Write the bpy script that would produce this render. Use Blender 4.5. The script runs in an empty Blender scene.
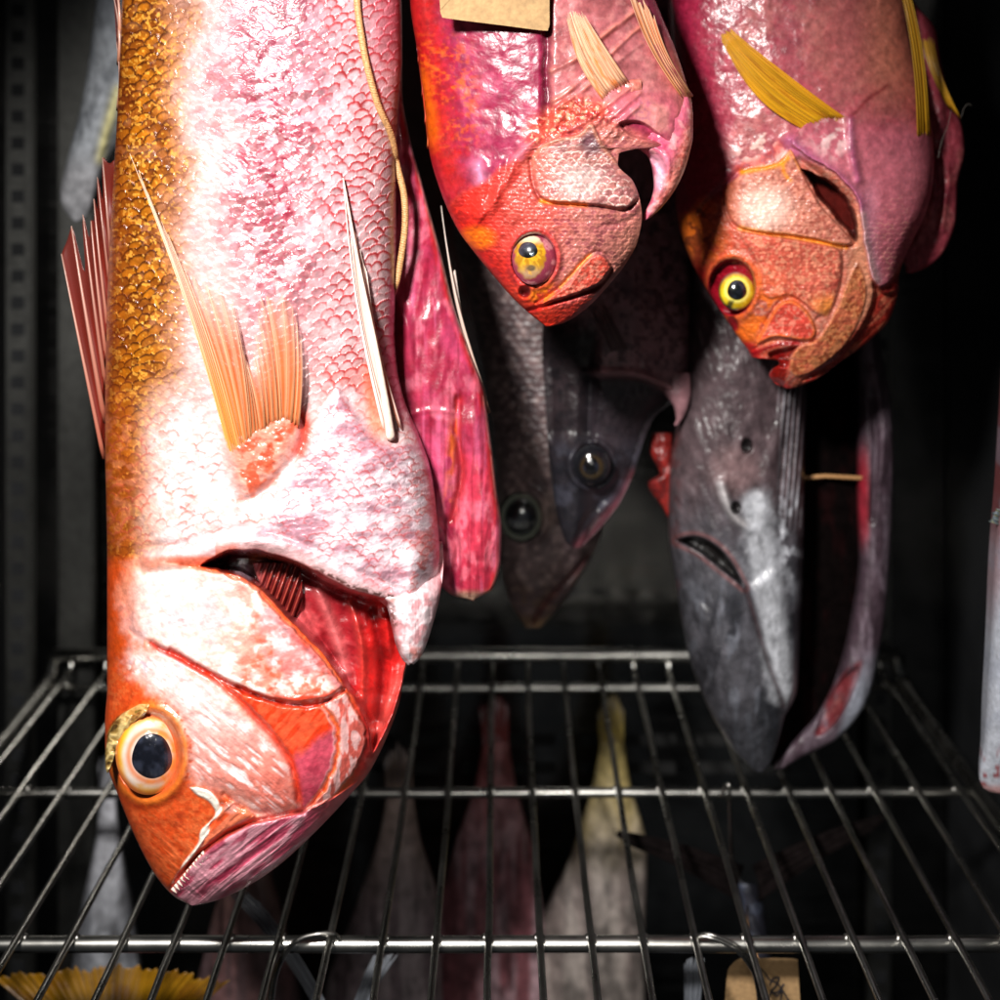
import bpy, math, random
import numpy as np
from mathutils import Vector

# ------------------------------------------------------------------ camera, world, lamps, exposure
S = bpy.context.scene
F = 1425.0            # focal length in photo pixels (photo is 1000 px wide)
VX, VY = 505.0, 119.0 # vanishing point of the shelf wires in the photo
CZ = 1.30             # camera height (m)
cam_d = bpy.data.cameras.new('camera'); cam = bpy.data.objects.new('camera', cam_d)
S.collection.objects.link(cam); S.camera = cam
cam.location = (0, 0, CZ); cam.rotation_euler = (math.radians(90), 0, 0)
cam_d.sensor_width = 36.0; cam_d.lens = 36.0 * F / 1000.0
cam_d.shift_x = -(VX - 500) / 1000.0; cam_d.shift_y = -(500 - VY) / 1000.0
cam_d.clip_start = 0.02; cam_d.clip_end = 50
cam_d.dof.use_dof = True; cam_d.dof.focus_distance = 0.615; cam_d.dof.aperture_fstop = 6.3

W = bpy.data.worlds.new('World'); S.world = W; W.use_nodes = True
bg = W.node_tree.nodes['Background']; bg.inputs[0].default_value = (0.85, 0.92, 1.0, 1); bg.inputs[1].default_value = 0.03

def spot(name, loc, target, watts, size, blend, radius, col):
    l = bpy.data.lights.new(name, 'SPOT'); l.energy = watts; l.spot_size = math.radians(size); l.spot_blend = blend
    l.shadow_soft_size = radius; l.color = col
    o = bpy.data.objects.new(name, l); S.collection.objects.link(o)
    o.location = loc; o.rotation_euler = (Vector(target) - Vector(loc)).to_track_quat('-Z', 'Y').to_euler()
    return o
spot('key_lamp', (-0.17, 0.05, CZ + 0.22), (-0.06, 0.60, CZ - 0.115), 60.0, 60, 1.0, 0.035, (1.0, 0.97, 0.93))
spot('under_shelf_fill', (0.06, 0.12, CZ - 0.16), (0.03, 1.0, CZ - 0.46), 3.6, 46, 1.0, 0.05, (1.0, 0.97, 0.92))  # added fill below the camera, brightens the space under the shelf
S.view_settings.view_transform = 'Standard'; S.view_settings.look = 'None'
S.view_settings.exposure = 0.0; S.view_settings.gamma = 1.0; S.view_settings.use_curve_mapping = False
S.render.engine = 'CYCLES'

# ------------------------------------------------------------------ numeric helpers
rng = np.random.default_rng(7)
random.seed(4)
TAB = rng.random((256, 256))
def vn(x, y, seed=0):
    x = x + seed * 17.31; y = y + seed * 9.77
    xi = np.floor(x).astype(int); yi = np.floor(y).astype(int)
    fx = x - xi; fy = y - yi
    fx = fx * fx * (3 - 2 * fx); fy = fy * fy * (3 - 2 * fy)
    a = TAB[xi & 255, yi & 255]; b = TAB[(xi + 1) & 255, yi & 255]
    c = TAB[xi & 255, (yi + 1) & 255]; d = TAB[(xi + 1) & 255, (yi + 1) & 255]
    return (a * (1 - fx) + b * fx) * (1 - fy) + (c * (1 - fx) + d * fx) * fy
def fbm(x, y, o=4, seed=0):
    r = 0; a = 0.5; s = 1.0
    for k in range(o):
        r = r + a * vn(x * s, y * s, seed + k * 3); a *= 0.5; s *= 2.03
    return r / (1 - 0.5 ** o)
def ridge(x, y, o=3, seed=0):
    r = 0; a = 0.5; s = 1.0
    for k in range(o):
        r = r + a * (1 - np.abs(2 * vn(x * s, y * s, seed + 5 * k) - 1)); a *= 0.5; s *= 2.07
    return r / (1 - 0.5 ** o)
def ss(a, b, x):
    t = np.clip((x - a) / (b - a), 0, 1); return t * t * (3 - 2 * t)
def rot(u, v, deg):
    c, s = math.cos(math.radians(deg)), math.sin(math.radians(deg)); return u * c + v * s, -u * s + v * c
def smooth(pts, closed=False, n=5):
    P = np.array(pts, float); m = len(P); out = []
    rngi = range(m) if closed else range(m - 1)
    for i in rngi:
        if closed: p0, p1, p2, p3 = P[(i - 1) % m], P[i], P[(i + 1) % m], P[(i + 2) % m]
        else: p0, p1, p2, p3 = P[max(i - 1, 0)], P[i], P[i + 1], P[min(i + 2, m - 1)]
        for k in range(n):
            t = k / n
            out.append(0.5 * ((2 * p1) + (-p0 + p2) * t + (2 * p0 - 5 * p1 + 4 * p2 - p3) * t * t + (-p0 + 3 * p1 - 3 * p2 + p3) * t ** 3))
    if not closed: out.append(P[-1])
    return np.array(out)
def curve(pts):                     # pts: (v, value) -> monotone cubic through them
    A = np.array(sorted(pts), float); x, y = A[:, 0], A[:, 1]
    h = np.diff(x); dl = np.diff(y) / h; m = np.zeros(len(x))
    m[0], m[-1] = dl[0], dl[-1]
    for i in range(1, len(x) - 1):
        m[i] = 0 if dl[i - 1] * dl[i] <= 0 else 2 / (1 / dl[i - 1] + 1 / dl[i])
    def f(v):
        v = np.clip(np.asarray(v, float), x[0], x[-1])
        i = np.clip(np.searchsorted(x, v) - 1, 0, len(h) - 1)
        t = (v - x[i]) / h[i]
        return ((1 + 2 * t) * (1 - t) ** 2 * y[i] + t * (1 - t) ** 2 * h[i] * m[i] + t * t * (3 - 2 * t) * y[i + 1] + t * t * (t - 1) * h[i] * m[i + 1])
    return f
def _seg(U, V, a, b):
    dx, dy = b[0] - a[0], b[1] - a[1]; L2 = dx * dx + dy * dy + 1e-9
    t = np.clip(((U - a[0]) * dx + (V - a[1]) * dy) / L2, 0, 1)
    return (U - a[0] - t * dx) ** 2 + (V - a[1] - t * dy) ** 2, t
def ld(u, v, pts, margin=25, n=5):  # distance to a smooth line, and place along it
    P = smooth(pts, False, n) if n > 1 else np.array(pts, float)
    out = np.full(u.shape, 1e3); al = np.zeros(u.shape)
    k = (u > P[:, 0].min() - margin) & (u < P[:, 0].max() + margin) & (v > P[:, 1].min() - margin) & (v < P[:, 1].max() + margin)
    U, V = u[k], v[k]; best = np.full(U.shape, 1e6); ba = np.zeros(U.shape); m = len(P) - 1
    for i in range(m):
        d2, t = _seg(U, V, P[i], P[i + 1]); w = d2 < best; best[w] = d2[w]; ba[w] = (i + t[w]) / m
    out[k] = np.sqrt(best); al[k] = ba
    return out, al
def sd(u, v, pts, margin=30, n=4):  # signed distance to a smooth closed outline, negative inside
    P = smooth(pts, True, n) if n > 1 else np.array(pts, float)
    out = np.full(u.shape, 1e3)
    k = (u > P[:, 0].min() - margin) & (u < P[:, 0].max() + margin) & (v > P[:, 1].min() - margin) & (v < P[:, 1].max() + margin)
    U, V = u[k], v[k]; best = np.full(U.shape, 1e6); ins = np.zeros(U.shape, bool); m = len(P)
    for i in range(m):
        a, b = P[i], P[(i + 1) % m]
        d2, _ = _seg(U, V, a, b); np.minimum(best, d2, out=best)
        if a[1] != b[1]:
            c = ((a[1] > V) != (b[1] > V)) & (U < (b[0] - a[0]) * (V - a[1]) / (b[1] - a[1]) + a[0]); ins ^= c
    out[k] = np.sqrt(best) * np.where(ins, -1, 1)
    return out
def scales(u, v, size, seed=0, asp=1.0):
    """overlapping fish scales with the free edge towards -v; returns height 0..1, closeness to free edge 0..1, random id"""
    wu = u + (6.0 * (fbm(u / 40, v / 40, 2, seed + 1) - 0.5) + 1.3 * (fbm(u / 5, v / 5, 2, seed + 6) - 0.5)) * size / 7
    wv = v + (6.0 * (fbm(u / 40, v / 40, 2, seed + 2) - 0.5) + 1.3 * (fbm(u / 5, v / 5, 2, seed + 7) - 0.5)) * size / 7
    sy = size * 0.62 * asp; r = size * 0.66
    h = np.zeros(u.shape); e = np.zeros(u.shape); idn = np.zeros(u.shape)
    k0 = np.floor(wv / sy)
    for j in (-2, -1, 0, 1, 2):     # later rows (towards the head) lie on top
        k = k0 + j; cy = (k + 0.5) * sy + r * 0.55; off = np.mod(k, 2) * 0.5
        c = np.floor(wu / size - off); cx = (c + off + 0.5) * size
        jx = (TAB[(c.astype(int) * 7 + seed) & 255, k.astype(int) & 255] - 0.5) * size * 0.25
        dx = wu - cx - jx; dy = (wv - cy) / asp; q = np.sqrt(dx * dx + dy * dy) / r
        m = (q < 1) & (dy < r * 0.5)
        h[m] = np.clip(0.35 - 0.65 * dy[m] / r, 0, 1); e[m] = q[m] * (dy[m] < 0)
        idn[m] = TAB[(c[m].astype(int) * 31 + seed) & 255, (k[m].astype(int) * 13) & 255]
    return h, e, idn
def plate(x, h, w=2.0, dec=25.0):
    return h * ss(0, w, x) * (0.35 + 0.65 * np.exp(-np.maximum(x, 0) / dec))
def srgb(c):
    c = np.asarray(c, float) / 255.0
    return np.where(c <= 0.04045, c / 12.92, ((c + 0.055) / 1.055) ** 2.4)
class Paint:
    def __init__(s, u, v, rgb, rough=0.45):
        s.u, s.v = u, v
        s.c = np.ones(u.shape + (4,)); s.c[..., :3] = srgb(rgb); s.c[..., 3] = rough
    def add(s, m, rgb, rough=None):
        m = np.clip(m, 0, 1)[..., None]; s.c[..., :3] = s.c[..., :3] * (1 - m) + srgb(rgb) * m
        if rough is not None: s.c[..., 3] = s.c[..., 3] * (1 - m[..., 0]) + rough * m[..., 0]
        return s
    def mul(s, f):
        s.c[..., :3] = np.clip(s.c[..., :3] * np.asarray(f)[..., None], 0, 1); return s

def P3(px, py, d):                  # photo pixel at a given distance -> world point
    return np.stack([(np.asarray(px, float) - VX) * d / F, np.asarray(d, float) + 0 * np.asarray(px, float), CZ - (np.asarray(py, float) - VY) * d / F], -1)

# ------------------------------------------------------------------ materials
def new_mat(name):
    m = bpy.data.materials.new(name); m.use_nodes = True; nt = m.node_tree
    return m, nt, nt.nodes['Principled BSDF']
def skin_mat(name, bump=0.25, scale=900, coat=0.35, coat_r=0.18, sss=0.0, var=0.18, spec=0.5):
    m, nt, b = new_mat(name); N = nt.nodes.new; Lk = nt.links.new
    a = N('ShaderNodeAttribute'); a.attribute_name = 'Col'
    tc = N('ShaderNodeTexCoord')
    n1 = N('ShaderNodeTexNoise'); n1.inputs['Scale'].default_value = scale * 0.35; n1.inputs['Detail'].default_value = 5
    Lk(tc.outputs['Object'], n1.inputs['Vector'])
    mr = N('ShaderNodeMapRange'); mr.inputs[1].default_value = 0.3; mr.inputs[2].default_value = 0.7; mr.inputs[3].default_value = 1 - var; mr.inputs[4].default_value = 1 + var
    Lk(n1.outputs['Fac'], mr.inputs[0])
    vm = N('ShaderNodeVectorMath'); vm.operation = 'SCALE'; Lk(a.outputs['Color'], vm.inputs[0]); Lk(mr.outputs[0], vm.inputs['Scale'])
    Lk(vm.outputs[0], b.inputs['Base Color'])
    Lk(a.outputs['Alpha'], b.inputs['Roughness'])
    n2 = N('ShaderNodeTexNoise'); n2.inputs['Scale'].default_value = scale; n2.inputs['Detail'].default_value = 4
    Lk(tc.outputs['Object'], n2.inputs['Vector'])
    bp = N('ShaderNodeBump'); bp.inputs['Strength'].default_value = bump; bp.inputs['Distance'].default_value = 0.0006
    Lk(n2.outputs['Fac'], bp.inputs['Height']); Lk(bp.outputs[0], b.inputs['Normal']); Lk(bp.outputs[0], b.inputs['Coat Normal'])
    b.inputs['Coat Weight'].default_value = coat; b.inputs['Coat Roughness'].default_value = coat_r
    b.inputs['Specular IOR Level'].default_value = spec
    if sss > 0:
        b.inputs['Subsurface Weight'].default_value = sss; b.inputs['Subsurface Radius'].default_value = (1.0, 0.35, 0.25); b.inputs['Subsurface Scale'].default_value = 0.004
    return m
def fin_mat(name):                  # thin membrane: attribute alpha is how opaque it is
    m, nt, b = new_mat(name); N = nt.nodes.new; Lk = nt.links.new
    a = N('ShaderNodeAttribute'); a.attribute_name = 'Col'; Lk(a.outputs['Color'], b.inputs['Base Color'])
    b.inputs['Roughness'].default_value = 0.35; b.inputs['Coat Weight'].default_value = 0.3; b.inputs['Coat Roughness'].default_value = 0.2
    tl = N('ShaderNodeBsdfTranslucent'); Lk(a.outputs['Color'], tl.inputs['Color'])
    tr = N('ShaderNodeBsdfTransparent'); m1 = N('ShaderNodeMixShader'); m1.inputs[0].default_value = 0.25; m2 = N('ShaderNodeMixShader')
    Lk(b.outputs[0], m1.inputs[1]); Lk(tl.outputs[0], m1.inputs[2]); Lk(a.outputs['Alpha'], m2.inputs[0]); Lk(tr.outputs[0], m2.inputs[1]); Lk(m1.outputs[0], m2.inputs[2])
    Lk(m2.outputs[0], nt.nodes['Material Output'].inputs['Surface'])
    return m
def cornea_mat(name):
    m, nt, b = new_mat(name); N = nt.nodes.new; Lk = nt.links.new
    tr = N('ShaderNodeBsdfTransparent'); gl = N('ShaderNodeBsdfGlossy'); gl.inputs['Roughness'].default_value = 0.05
    n = N('ShaderNodeTexNoise'); n.inputs['Scale'].default_value = 300; bp = N('ShaderNodeBump'); bp.inputs['Strength'].default_value = .12; bp.inputs['Distance'].default_value = .001
    Lk(n.outputs['Fac'], bp.inputs['Height']); Lk(bp.outputs[0], gl.inputs['Normal'])
    mx = N('ShaderNodeMixShader'); mx.inputs[0].default_value = .05; Lk(tr.outputs[0], mx.inputs[1]); Lk(gl.outputs[0], mx.inputs[2])
    Lk(mx.outputs[0], nt.nodes['Material Output'].inputs['Surface']); return m
def metal_mat(name, col, rough, scratch=0.1, grime=0.3, stretch=(1, 1, 1), sc=60):
    m, nt, b = new_mat(name); N = nt.nodes.new; Lk = nt.links.new
    tc = N('ShaderNodeTexCoord'); mp = N('ShaderNodeMapping'); mp.inputs['Scale'].default_value = stretch; Lk(tc.outputs['Object'], mp.inputs[0])
    n = N('ShaderNodeTexNoise'); n.inputs['Scale'].default_value = sc; n.inputs['Detail'].default_value = 6; Lk(mp.outputs[0], n.inputs['Vector'])
    r = N('ShaderNodeMapRange'); r.inputs[1].default_value = 0.3; r.inputs[2].default_value = 0.75; r.inputs[3].default_value = rough; r.inputs[4].default_value = rough + scratch
    Lk(n.outputs['Fac'], r.inputs[0]); Lk(r.outputs[0], b.inputs['Roughness'])
    n3 = N('ShaderNodeTexNoise'); n3.inputs['Scale'].default_value = sc * 3.1; n3.inputs['Detail'].default_value = 8; Lk(tc.outputs['Object'], n3.inputs['Vector'])
    cr = N('ShaderNodeValToRGB'); cr.color_ramp.elements[0].position = 0.42; cr.color_ramp.elements[1].position = 0.62
    c = np.array(col); cr.color_ramp.elements[0].color = (*c, 1); cr.color_ramp.elements[1].color = (*(c * (1 - grime)), 1)
    Lk(n3.outputs['Fac'], cr.inputs[0]); Lk(cr.outputs[0], b.inputs['Base Color'])
    b.inputs['Metallic'].default_value = 1.0
    return m
def plain_mat(name, col, rough=0.6, metal=0.0, var=0.25, sc=80, bump=0.0, coat=0):
    m, nt, b = new_mat(name); N = nt.nodes.new; Lk = nt.links.new
    tc = N('ShaderNodeTexCoord'); n = N('ShaderNodeTexNoise'); n.inputs['Scale'].default_value = sc; n.inputs['Detail'].default_value = 7
    Lk(tc.outputs['Object'], n.inputs['Vector'])
    cr = N('ShaderNodeValToRGB'); cr.color_ramp.elements[0].position = 0.3; cr.color_ramp.elements[1].position = 0.7
    c = np.array(col); cr.color_ramp.elements[0].color = (*(c * (1 - var)), 1); cr.color_ramp.elements[1].color = (*np.clip(c * (1 + var), 0, 1), 1)
    Lk(n.outputs['Fac'], cr.inputs[0]); Lk(cr.outputs[0], b.inputs['Base Color'])
    b.inputs['Roughness'].default_value = rough; b.inputs['Metallic'].default_value = metal; b.inputs['Coat Weight'].default_value = coat
    if bump:
        bp = N('ShaderNodeBump'); bp.inputs['Strength'].default_value = bump; bp.inputs['Distance'].default_value = 0.001
        Lk(n.outputs['Fac'], bp.inputs['Height']); Lk(bp.outputs[0], b.inputs['Normal'])
    return m
M = dict(
    skin=skin_mat('wet_scaly_skin', 0.3, 1100, 0.38, 0.2, spec=0.7),
    flesh=skin_mat('wet_flesh', 0.22, 800, 0.22, 0.18, sss=0.12, var=0.22, spec=0.4),
    dry=skin_mat('dry_head_skin', 0.5, 1300, 0.12, 0.3, var=0.25),
    fin=fin_mat('fin_membrane'),
    dull=skin_mat('dull_grey_skin', 0.45, 420, 0.12, 0.3, var=0.35),
    lining=skin_mat('black_belly_lining', 0.2, 500, 0.0, 0.3, var=0.3, spec=0.0),
    cornea=cornea_mat('clear_cornea'),
    eye=skin_mat('glossy_eye', 0.03, 600, 1.0, 0.03, var=0.08),
    chrome=metal_mat('shelf_chrome', (0.48, 0.47, 0.44), 0.22, 0.16, 0.25, sc=25),
    wall=metal_mat('brushed_steel', (0.22, 0.215, 0.205), 0.13, 0.14, 0.3, stretch=(1, 1, 14), sc=14),
    darkwall=plain_mat('dark_cabinet_steel', (0.025, 0.026, 0.028), 0.35, 0.3, 0.3, 20),
    rail=metal_mat('rail_steel', (0.17, 0.17, 0.16), 0.32, 0.15, 0.2, stretch=(1, 1, .1), sc=60),
    black=plain_mat('slot_black', (0.004, 0.004, 0.004), 0.8, 0, 0.2, 50),
    card=plain_mat('kraft_card', (0.33, 0.20, 0.09), 0.85, 0, 0.18, 420, 0.3),
    ink=plain_mat('black_ink', (0.03, 0.025, 0.03), 0.7, 0, 0.2, 300),
    cord=plain_mat('waxed_cord', (0.42, 0.22, 0.09), 0.5, 0, 0.3, 900, 0.4),
    tooth=plain_mat('tooth', (0.75, 0.6, 0.5), 0.4, 0, 0.15, 500),
    fibre=plain_mat('loose_fibre', (0.2, 0.17, 0.15), 0.5, 0, 0.1, 500),
)

# ------------------------------------------------------------------ object helpers
def link(o): S.collection.objects.link(o); return o
def thing(name, label, cat, loc, group=None):
    o = link(bpy.data.objects.new(name, None)); o.location = tuple(loc); o.empty_display_size = 0.02
    o['label'] = label; o['category'] = cat
    if group: o['group'] = group
    return o
def origin_of(p):
    v = np.zeros(3)
    while p is not None: v += np.array(p.location); p = p.parent
    return v
def mesh_obj(name, V, faces, mat, parent=None, col=None, smooth_=True, label=None):
    V = np.asarray(V, float).reshape(-1, 3) - origin_of(parent)
    me = bpy.data.meshes.new(name)
    if isinstance(faces, (np.ndarray, tuple)):
        if not isinstance(faces, tuple): faces = (faces,)
        me.vertices.add(len(V)); me.vertices.foreach_set('co', V.astype(np.float32).ravel())
        idx = np.concatenate([f.ravel() for f in faces])
        starts = []; q0 = 0
        for f in faces: starts.append(q0 + np.arange(0, f.size, f.shape[1])); q0 += f.size
        starts = np.concatenate(starts)
        me.loops.add(len(idx)); me.loops.foreach_set('vertex_index', idx.astype(np.int32))
        me.polygons.add(len(starts)); me.polygons.foreach_set('loop_start', starts.astype(np.int32))
        me.update(calc_edges=True); me.validate()
    else:
        me.from_pydata([tuple(p) for p in V], [], [tuple(f) for f in faces]); me.update()
    if smooth_: me.polygons.foreach_set('use_smooth', np.ones(len(me.polygons), bool))
    if col is not None:
        at = me.color_attributes.new('Col', 'FLOAT_COLOR', 'POINT'); at.data.foreach_set('color', np.asarray(col, np.float32).reshape(-1, 4).ravel())
    me.materials.append(mat)
    o = link(bpy.data.objects.new(name, me)); o.parent = parent
    if label: o['label'] = label
    return o
def grid_faces(nr, nc, wrap=False):
    i = np.arange(nr - 1)[:, None]; j = np.arange(nc if wrap else nc - 1)[None, :]
    j2 = (j + 1) % nc
    return np.stack([i * nc + j, i * nc + j2, (i + 1) * nc + j2, (i + 1) * nc + j], -1).reshape(-1, 4)

class Body:
    """a solid lofted through rows: left and right outline, half thickness, modelled front relief (mm) and colour"""
    def __init__(s, L, R, T, d, v0, v1, k=0.85, lean=None, Lb=None, Rb=None):
        s.L, s.R, s.T = curve([(y, x) for x, y in L]), curve([(y, x) for x, y in R]), curve(T)
        s.d, s.v0, s.v1, s.k, s.lean = d, v0, v1, k, lean
        s.Lb = curve([(y, x) for x, y in Lb]) if Lb else s.L
        s.Rb = curve([(y, x) for x, y in Rb]) if Rb else s.R
    def base(s, u, v):
        l, r = s.Lb(v), s.Rb(v); t = np.clip((u - l) / np.maximum(r - l, 1e-6), 0, 1)
        th = np.arccos(np.clip(1 - 2 * t, -1, 1))
        b = s.T(v) * np.sin(th) ** s.k
        return b if s.lean is None else b + s.lean(u, v)
    def depth(s, u, v):
        u = np.asarray(u, float); v = np.asarray(v, float); return s.d - s.base(u, v)
    def build(s, name, mat, parent, nu, nv, relief=None, paint=None, nb=40, label=None, back=1.0, vs=None):
        v = np.linspace(s.v0, s.v1, nv) if vs is None else vs
        th = np.linspace(0, math.pi, nu); thb = np.linspace(math.pi, 2 * math.pi, nb + 2)[1:-1]
        l, r = s.L(v)[:, None], s.R(v)[:, None]
        tf = (1 - np.cos(th)) / 2
        tf = 0.55 * tf + 0.45 * np.linspace(0, 1, nu)           # more even spacing, still dense at the rim
        u = l + (r - l) * tf[None, :]; vv = np.repeat(v[:, None], nu, 1)
        dep = s.d - s.base(u, vv)
        if relief is not None:
            edge = np.clip(np.sin(np.arccos(np.clip(1 - 2 * tf, -1, 1)))[None, :] * 2.2, 0, 1)
            dep = dep - 0.001 * relief(u, vv) * edge
        Vf = P3(u, vv, dep)
        tb = (1 - np.cos(thb)) / 2
        ub = l + (r - l) * tb[None, :]; vb = np.repeat(v[:, None], nb, 1)
        db = s.T(v)[:, None] * np.abs(np.sin(thb))[None, :] ** s.k * back
        if s.lean is not None: db = db - s.lean(ub, vb)
        Vb = P3(ub, vb, s.d); Vb[..., 1] += db
        V = np.concatenate([Vf, Vb], 1); nc = nu + nb
        pf = paint(u, vv); pb = np.repeat(pf[:, nu // 2:nu // 2 + 1, :], nb, 1) * 0 + pf[:, [nu - 1], :] * np.linspace(1, 0, nb)[None, :, None] + pf[:, [0], :] * np.linspace(0, 1, nb)[None, :, None]
        C = np.concatenate([pf, pb], 1)
        Vt = V.reshape(-1, 3); fc = grid_faces(len(v), nc, True)
        # caps
        top = Vt[:nc].mean(0); bot = Vt[-nc:].mean(0); nV = len(Vt)
        Vt = np.concatenate([Vt, top[None], bot[None]]); Cc = np.concatenate([C.reshape(-1, 4), C[0].mean(0)[None], C[-1].mean(0)[None]])
        j = np.arange(nc); j2 = (j + 1) % nc; lo = (len(v) - 1) * nc
        tri = np.concatenate([np.stack([j2, j, np.full(nc, nV)], -1), np.stack([lo + j, lo + j2, np.full(nc, nV + 1)], -1)])
        o = mesh_obj(name, Vt, (fc, tri), mat, parent, Cc, label=label)
        return o

def tube_mesh(pts, rad, ns=8, closed_ends=True):
    P = np.asarray(pts, float); n = len(P); rad = np.broadcast_to(np.asarray(rad, float), (n,))
    Tg = np.gradient(P, axis=0); Tg /= np.linalg.norm(Tg, axis=1)[:, None] + 1e-12
    ref = np.array([0, 0, 1.0]) if abs(Tg[0, 2]) < 0.9 else np.array([1.0, 0, 0])
    V = []; a = np.linspace(0, 2 * math.pi, ns, endpoint=False); X = np.cross(Tg[0], ref)
    for i in range(n):
        X = X - Tg[i] * X.dot(Tg[i]); X /= np.linalg.norm(X) + 1e-12; Y = np.cross(Tg[i], X)
        V.append(P[i] + rad[i] * (np.cos(a)[:, None] * X + np.sin(a)[:, None] * Y))
    V = np.concatenate(V); f = [tuple(q) for q in grid_faces(n, ns, True)]
    if closed_ends: f += [tuple(range(ns - 1, -1, -1)), tuple((n - 1) * ns + np.arange(ns))]
    return V, f
def tube(name, pts, rad, mat, parent=None, ns=8, label=None):
    V, f = tube_mesh(pts, rad, ns); return mesh_obj(name, V, f, mat, parent, label=label)
def box(name, a, b, mat, parent=None, bev=0.0, label=None):
    a = np.minimum(a, b); b = np.maximum(a, np.asarray(b))
    import bmesh
    bm = bmesh.new(); bmesh.ops.create_cube(bm, size=1)
    c = (np.array(a) + np.array(b)) / 2 - origin_of(parent); s_ = np.array(b) - np.array(a)
    for v in bm.verts: v.co = Vector((v.co.x * s_[0] + c[0], v.co.y * s_[1] + c[1], v.co.z * s_[2] + c[2]))
    if bev: bmesh.ops.bevel(bm, geom=bm.edges[:], offset=bev, segments=2, affect='EDGES')
    me = bpy.data.meshes.new(name); bm.to_mesh(me); bm.free(); me.materials.append(mat)
    o = link(bpy.data.objects.new(name, me)); o.parent = parent
    if label: o['label'] = label
    return o

def fin(name, base, tip, n, parent, depth_base, depth_tip, color, ray_col, jag=0.12, thick=0.0006, ns_per=6, nt=44, bow=0.0, mat='fin', rays=True, ray_r=0.0006, label=None, seed=0, notch=0.5, lift=0.003, opac=(1.0, .72), leaf=0.0):
    """a fan of fin rays: base and tip lines in photo pixels, depth along each; membrane plus a raised ray per spine"""
    B, Tp = smooth(base, False, 8), smooth(tip, False, 8)
    def along(P, s):
        q = np.concatenate([[0], np.cumsum(np.linalg.norm(np.diff(P, axis=0), axis=1))]); q /= q[-1]
        return np.stack([np.interp(s, q, P[:, 0]), np.interp(s, q, P[:, 1])], -1)
    rs = np.random.default_rng(seed + 11)
    kn = np.arange(n + 1) + np.concatenate([[0], (rs.random(n - 1) - .5) * .55, [0]]) if n > 1 else np.arange(n + 1.)
    ns = n * ns_per + 1; ph = np.linspace(0, n, ns); s = np.interp(ph, np.arange(n + 1), kn / n)
    lens = 1 - jag * rs.random(n + 1) ** 1.5
    ln = np.interp(ph, np.arange(n + 1), lens) * (1 - jag * notch * 2 * np.sin(math.pi * (ph % 1.0)) ** 2 * np.repeat(rs.random(n + 1), ns_per)[:ns])
    t = np.linspace(0, 1, nt)
    b, e = along(B, s), along(Tp, s)
    tt = t[:, None] * ln[None, :]
    bend = bow + 0.02 * (fbm(s * 4, s * 0 + seed, 2) - .5)
    u = b[None, :, 0] * (1 - tt) + e[None, :, 0] * tt; v = b[None, :, 1] * (1 - tt) + e[None, :, 1] * tt
    nx, ny = -(e - b)[:, 1], (e - b)[:, 0]
    u = u + bend * np.sin(math.pi * tt) * nx[None, :]; v = v + bend * np.sin(math.pi * tt) * ny[None, :]
    wd = leaf * np.sin(math.pi * np.clip(tt, 0, 1)) ** 1.2 * (s - .5)[None, :] * 2; cl = (e - b).mean(0); cl = cl / np.hypot(*cl); sg = np.sign((b[-1] - b[0]) @ np.array([-cl[1], cl[0]]))
    u = u + wd * -cl[1] * sg; v = v + wd * cl[0] * sg
    db = np.interp(s, np.linspace(0, 1, len(depth_base)), depth_base); dt = np.interp(s, np.linspace(0, 1, len(depth_tip)), depth_tip)
    cor = (np.cos(2 * math.pi * ph)[None, :] * 0.00028 + 0.0022 * (vn(ph * .5, ph * 0, seed)[None, :] - .5)) * ss(0, .15, tt)
    dep = db[None, :] * (1 - tt) + dt[None, :] * tt - cor - lift * np.sin(math.pi * np.clip(tt * 1.15, 0, 1)) + 0.003 * (1 - ss(0, .1, tt))
    Vf = P3(u, v, dep); Vb = P3(u, v, dep); Vb[..., 1] += thick * (1.4 - tt)
    nV = nt * ns; V = np.concatenate([Vf.reshape(-1, 3), Vb.reshape(-1, 3)])
    f1 = grid_faces(nt, ns); f2 = f1[:, ::-1] + nV
    ring = np.concatenate([np.arange(ns), np.arange(2 * ns - 1, nt * ns, ns), (nt - 1) * ns + np.arange(ns - 2, -1, -1), np.arange((nt - 2) * ns, 0, -ns)])
    r2 = np.roll(ring, -1); f3 = np.stack([ring, ring + nV, r2 + nV, r2], -1)
    c = color(np.repeat(ph[None, :] / n, nt, 0), tt, u, v)
    c[..., 3] = np.clip(opac[0] + (opac[1] - opac[0]) * tt ** 1.5 - .22 * np.sin(math.pi * (ph % 1))[None, :] * ss(.15, .6, tt), .1, 1)
    o = mesh_obj(name, V, np.concatenate([f1, f2, f3]), M[mat], parent, np.concatenate([c.reshape(-1, 4), c.reshape(-1, 4)]), label=label)
    if rays:
        for i in range(n + 1):
            j = i * ns_per; q = np.linspace(0, nt - 1, 14).astype(int)
            pts = Vf[q, j] + np.array([0, -0.0001, 0])
            rad = ray_r * rs.uniform(.6, 1.2) * np.linspace(1.0, 0.2, len(q))
            VV, ff = tube_mesh(pts, rad, 6)
            w = np.linspace(0, 1, len(q))[:, None]; c0, c1 = ray_col
            rc = srgb(c0) * (1 - w) + srgb(c1) * w; rc = .5 * rc + .5 * c[q, j, :3]
            cc = np.ones((len(VV), 4)); cc[:, :3] = np.repeat(rc * rs.uniform(.6, 1.2), 6, 0); cc[:, 3] = 0.92
            mesh_obj('fin_ray', VV, ff, M[mat], o, np.clip(cc, 0, 1))
    return o

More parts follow.
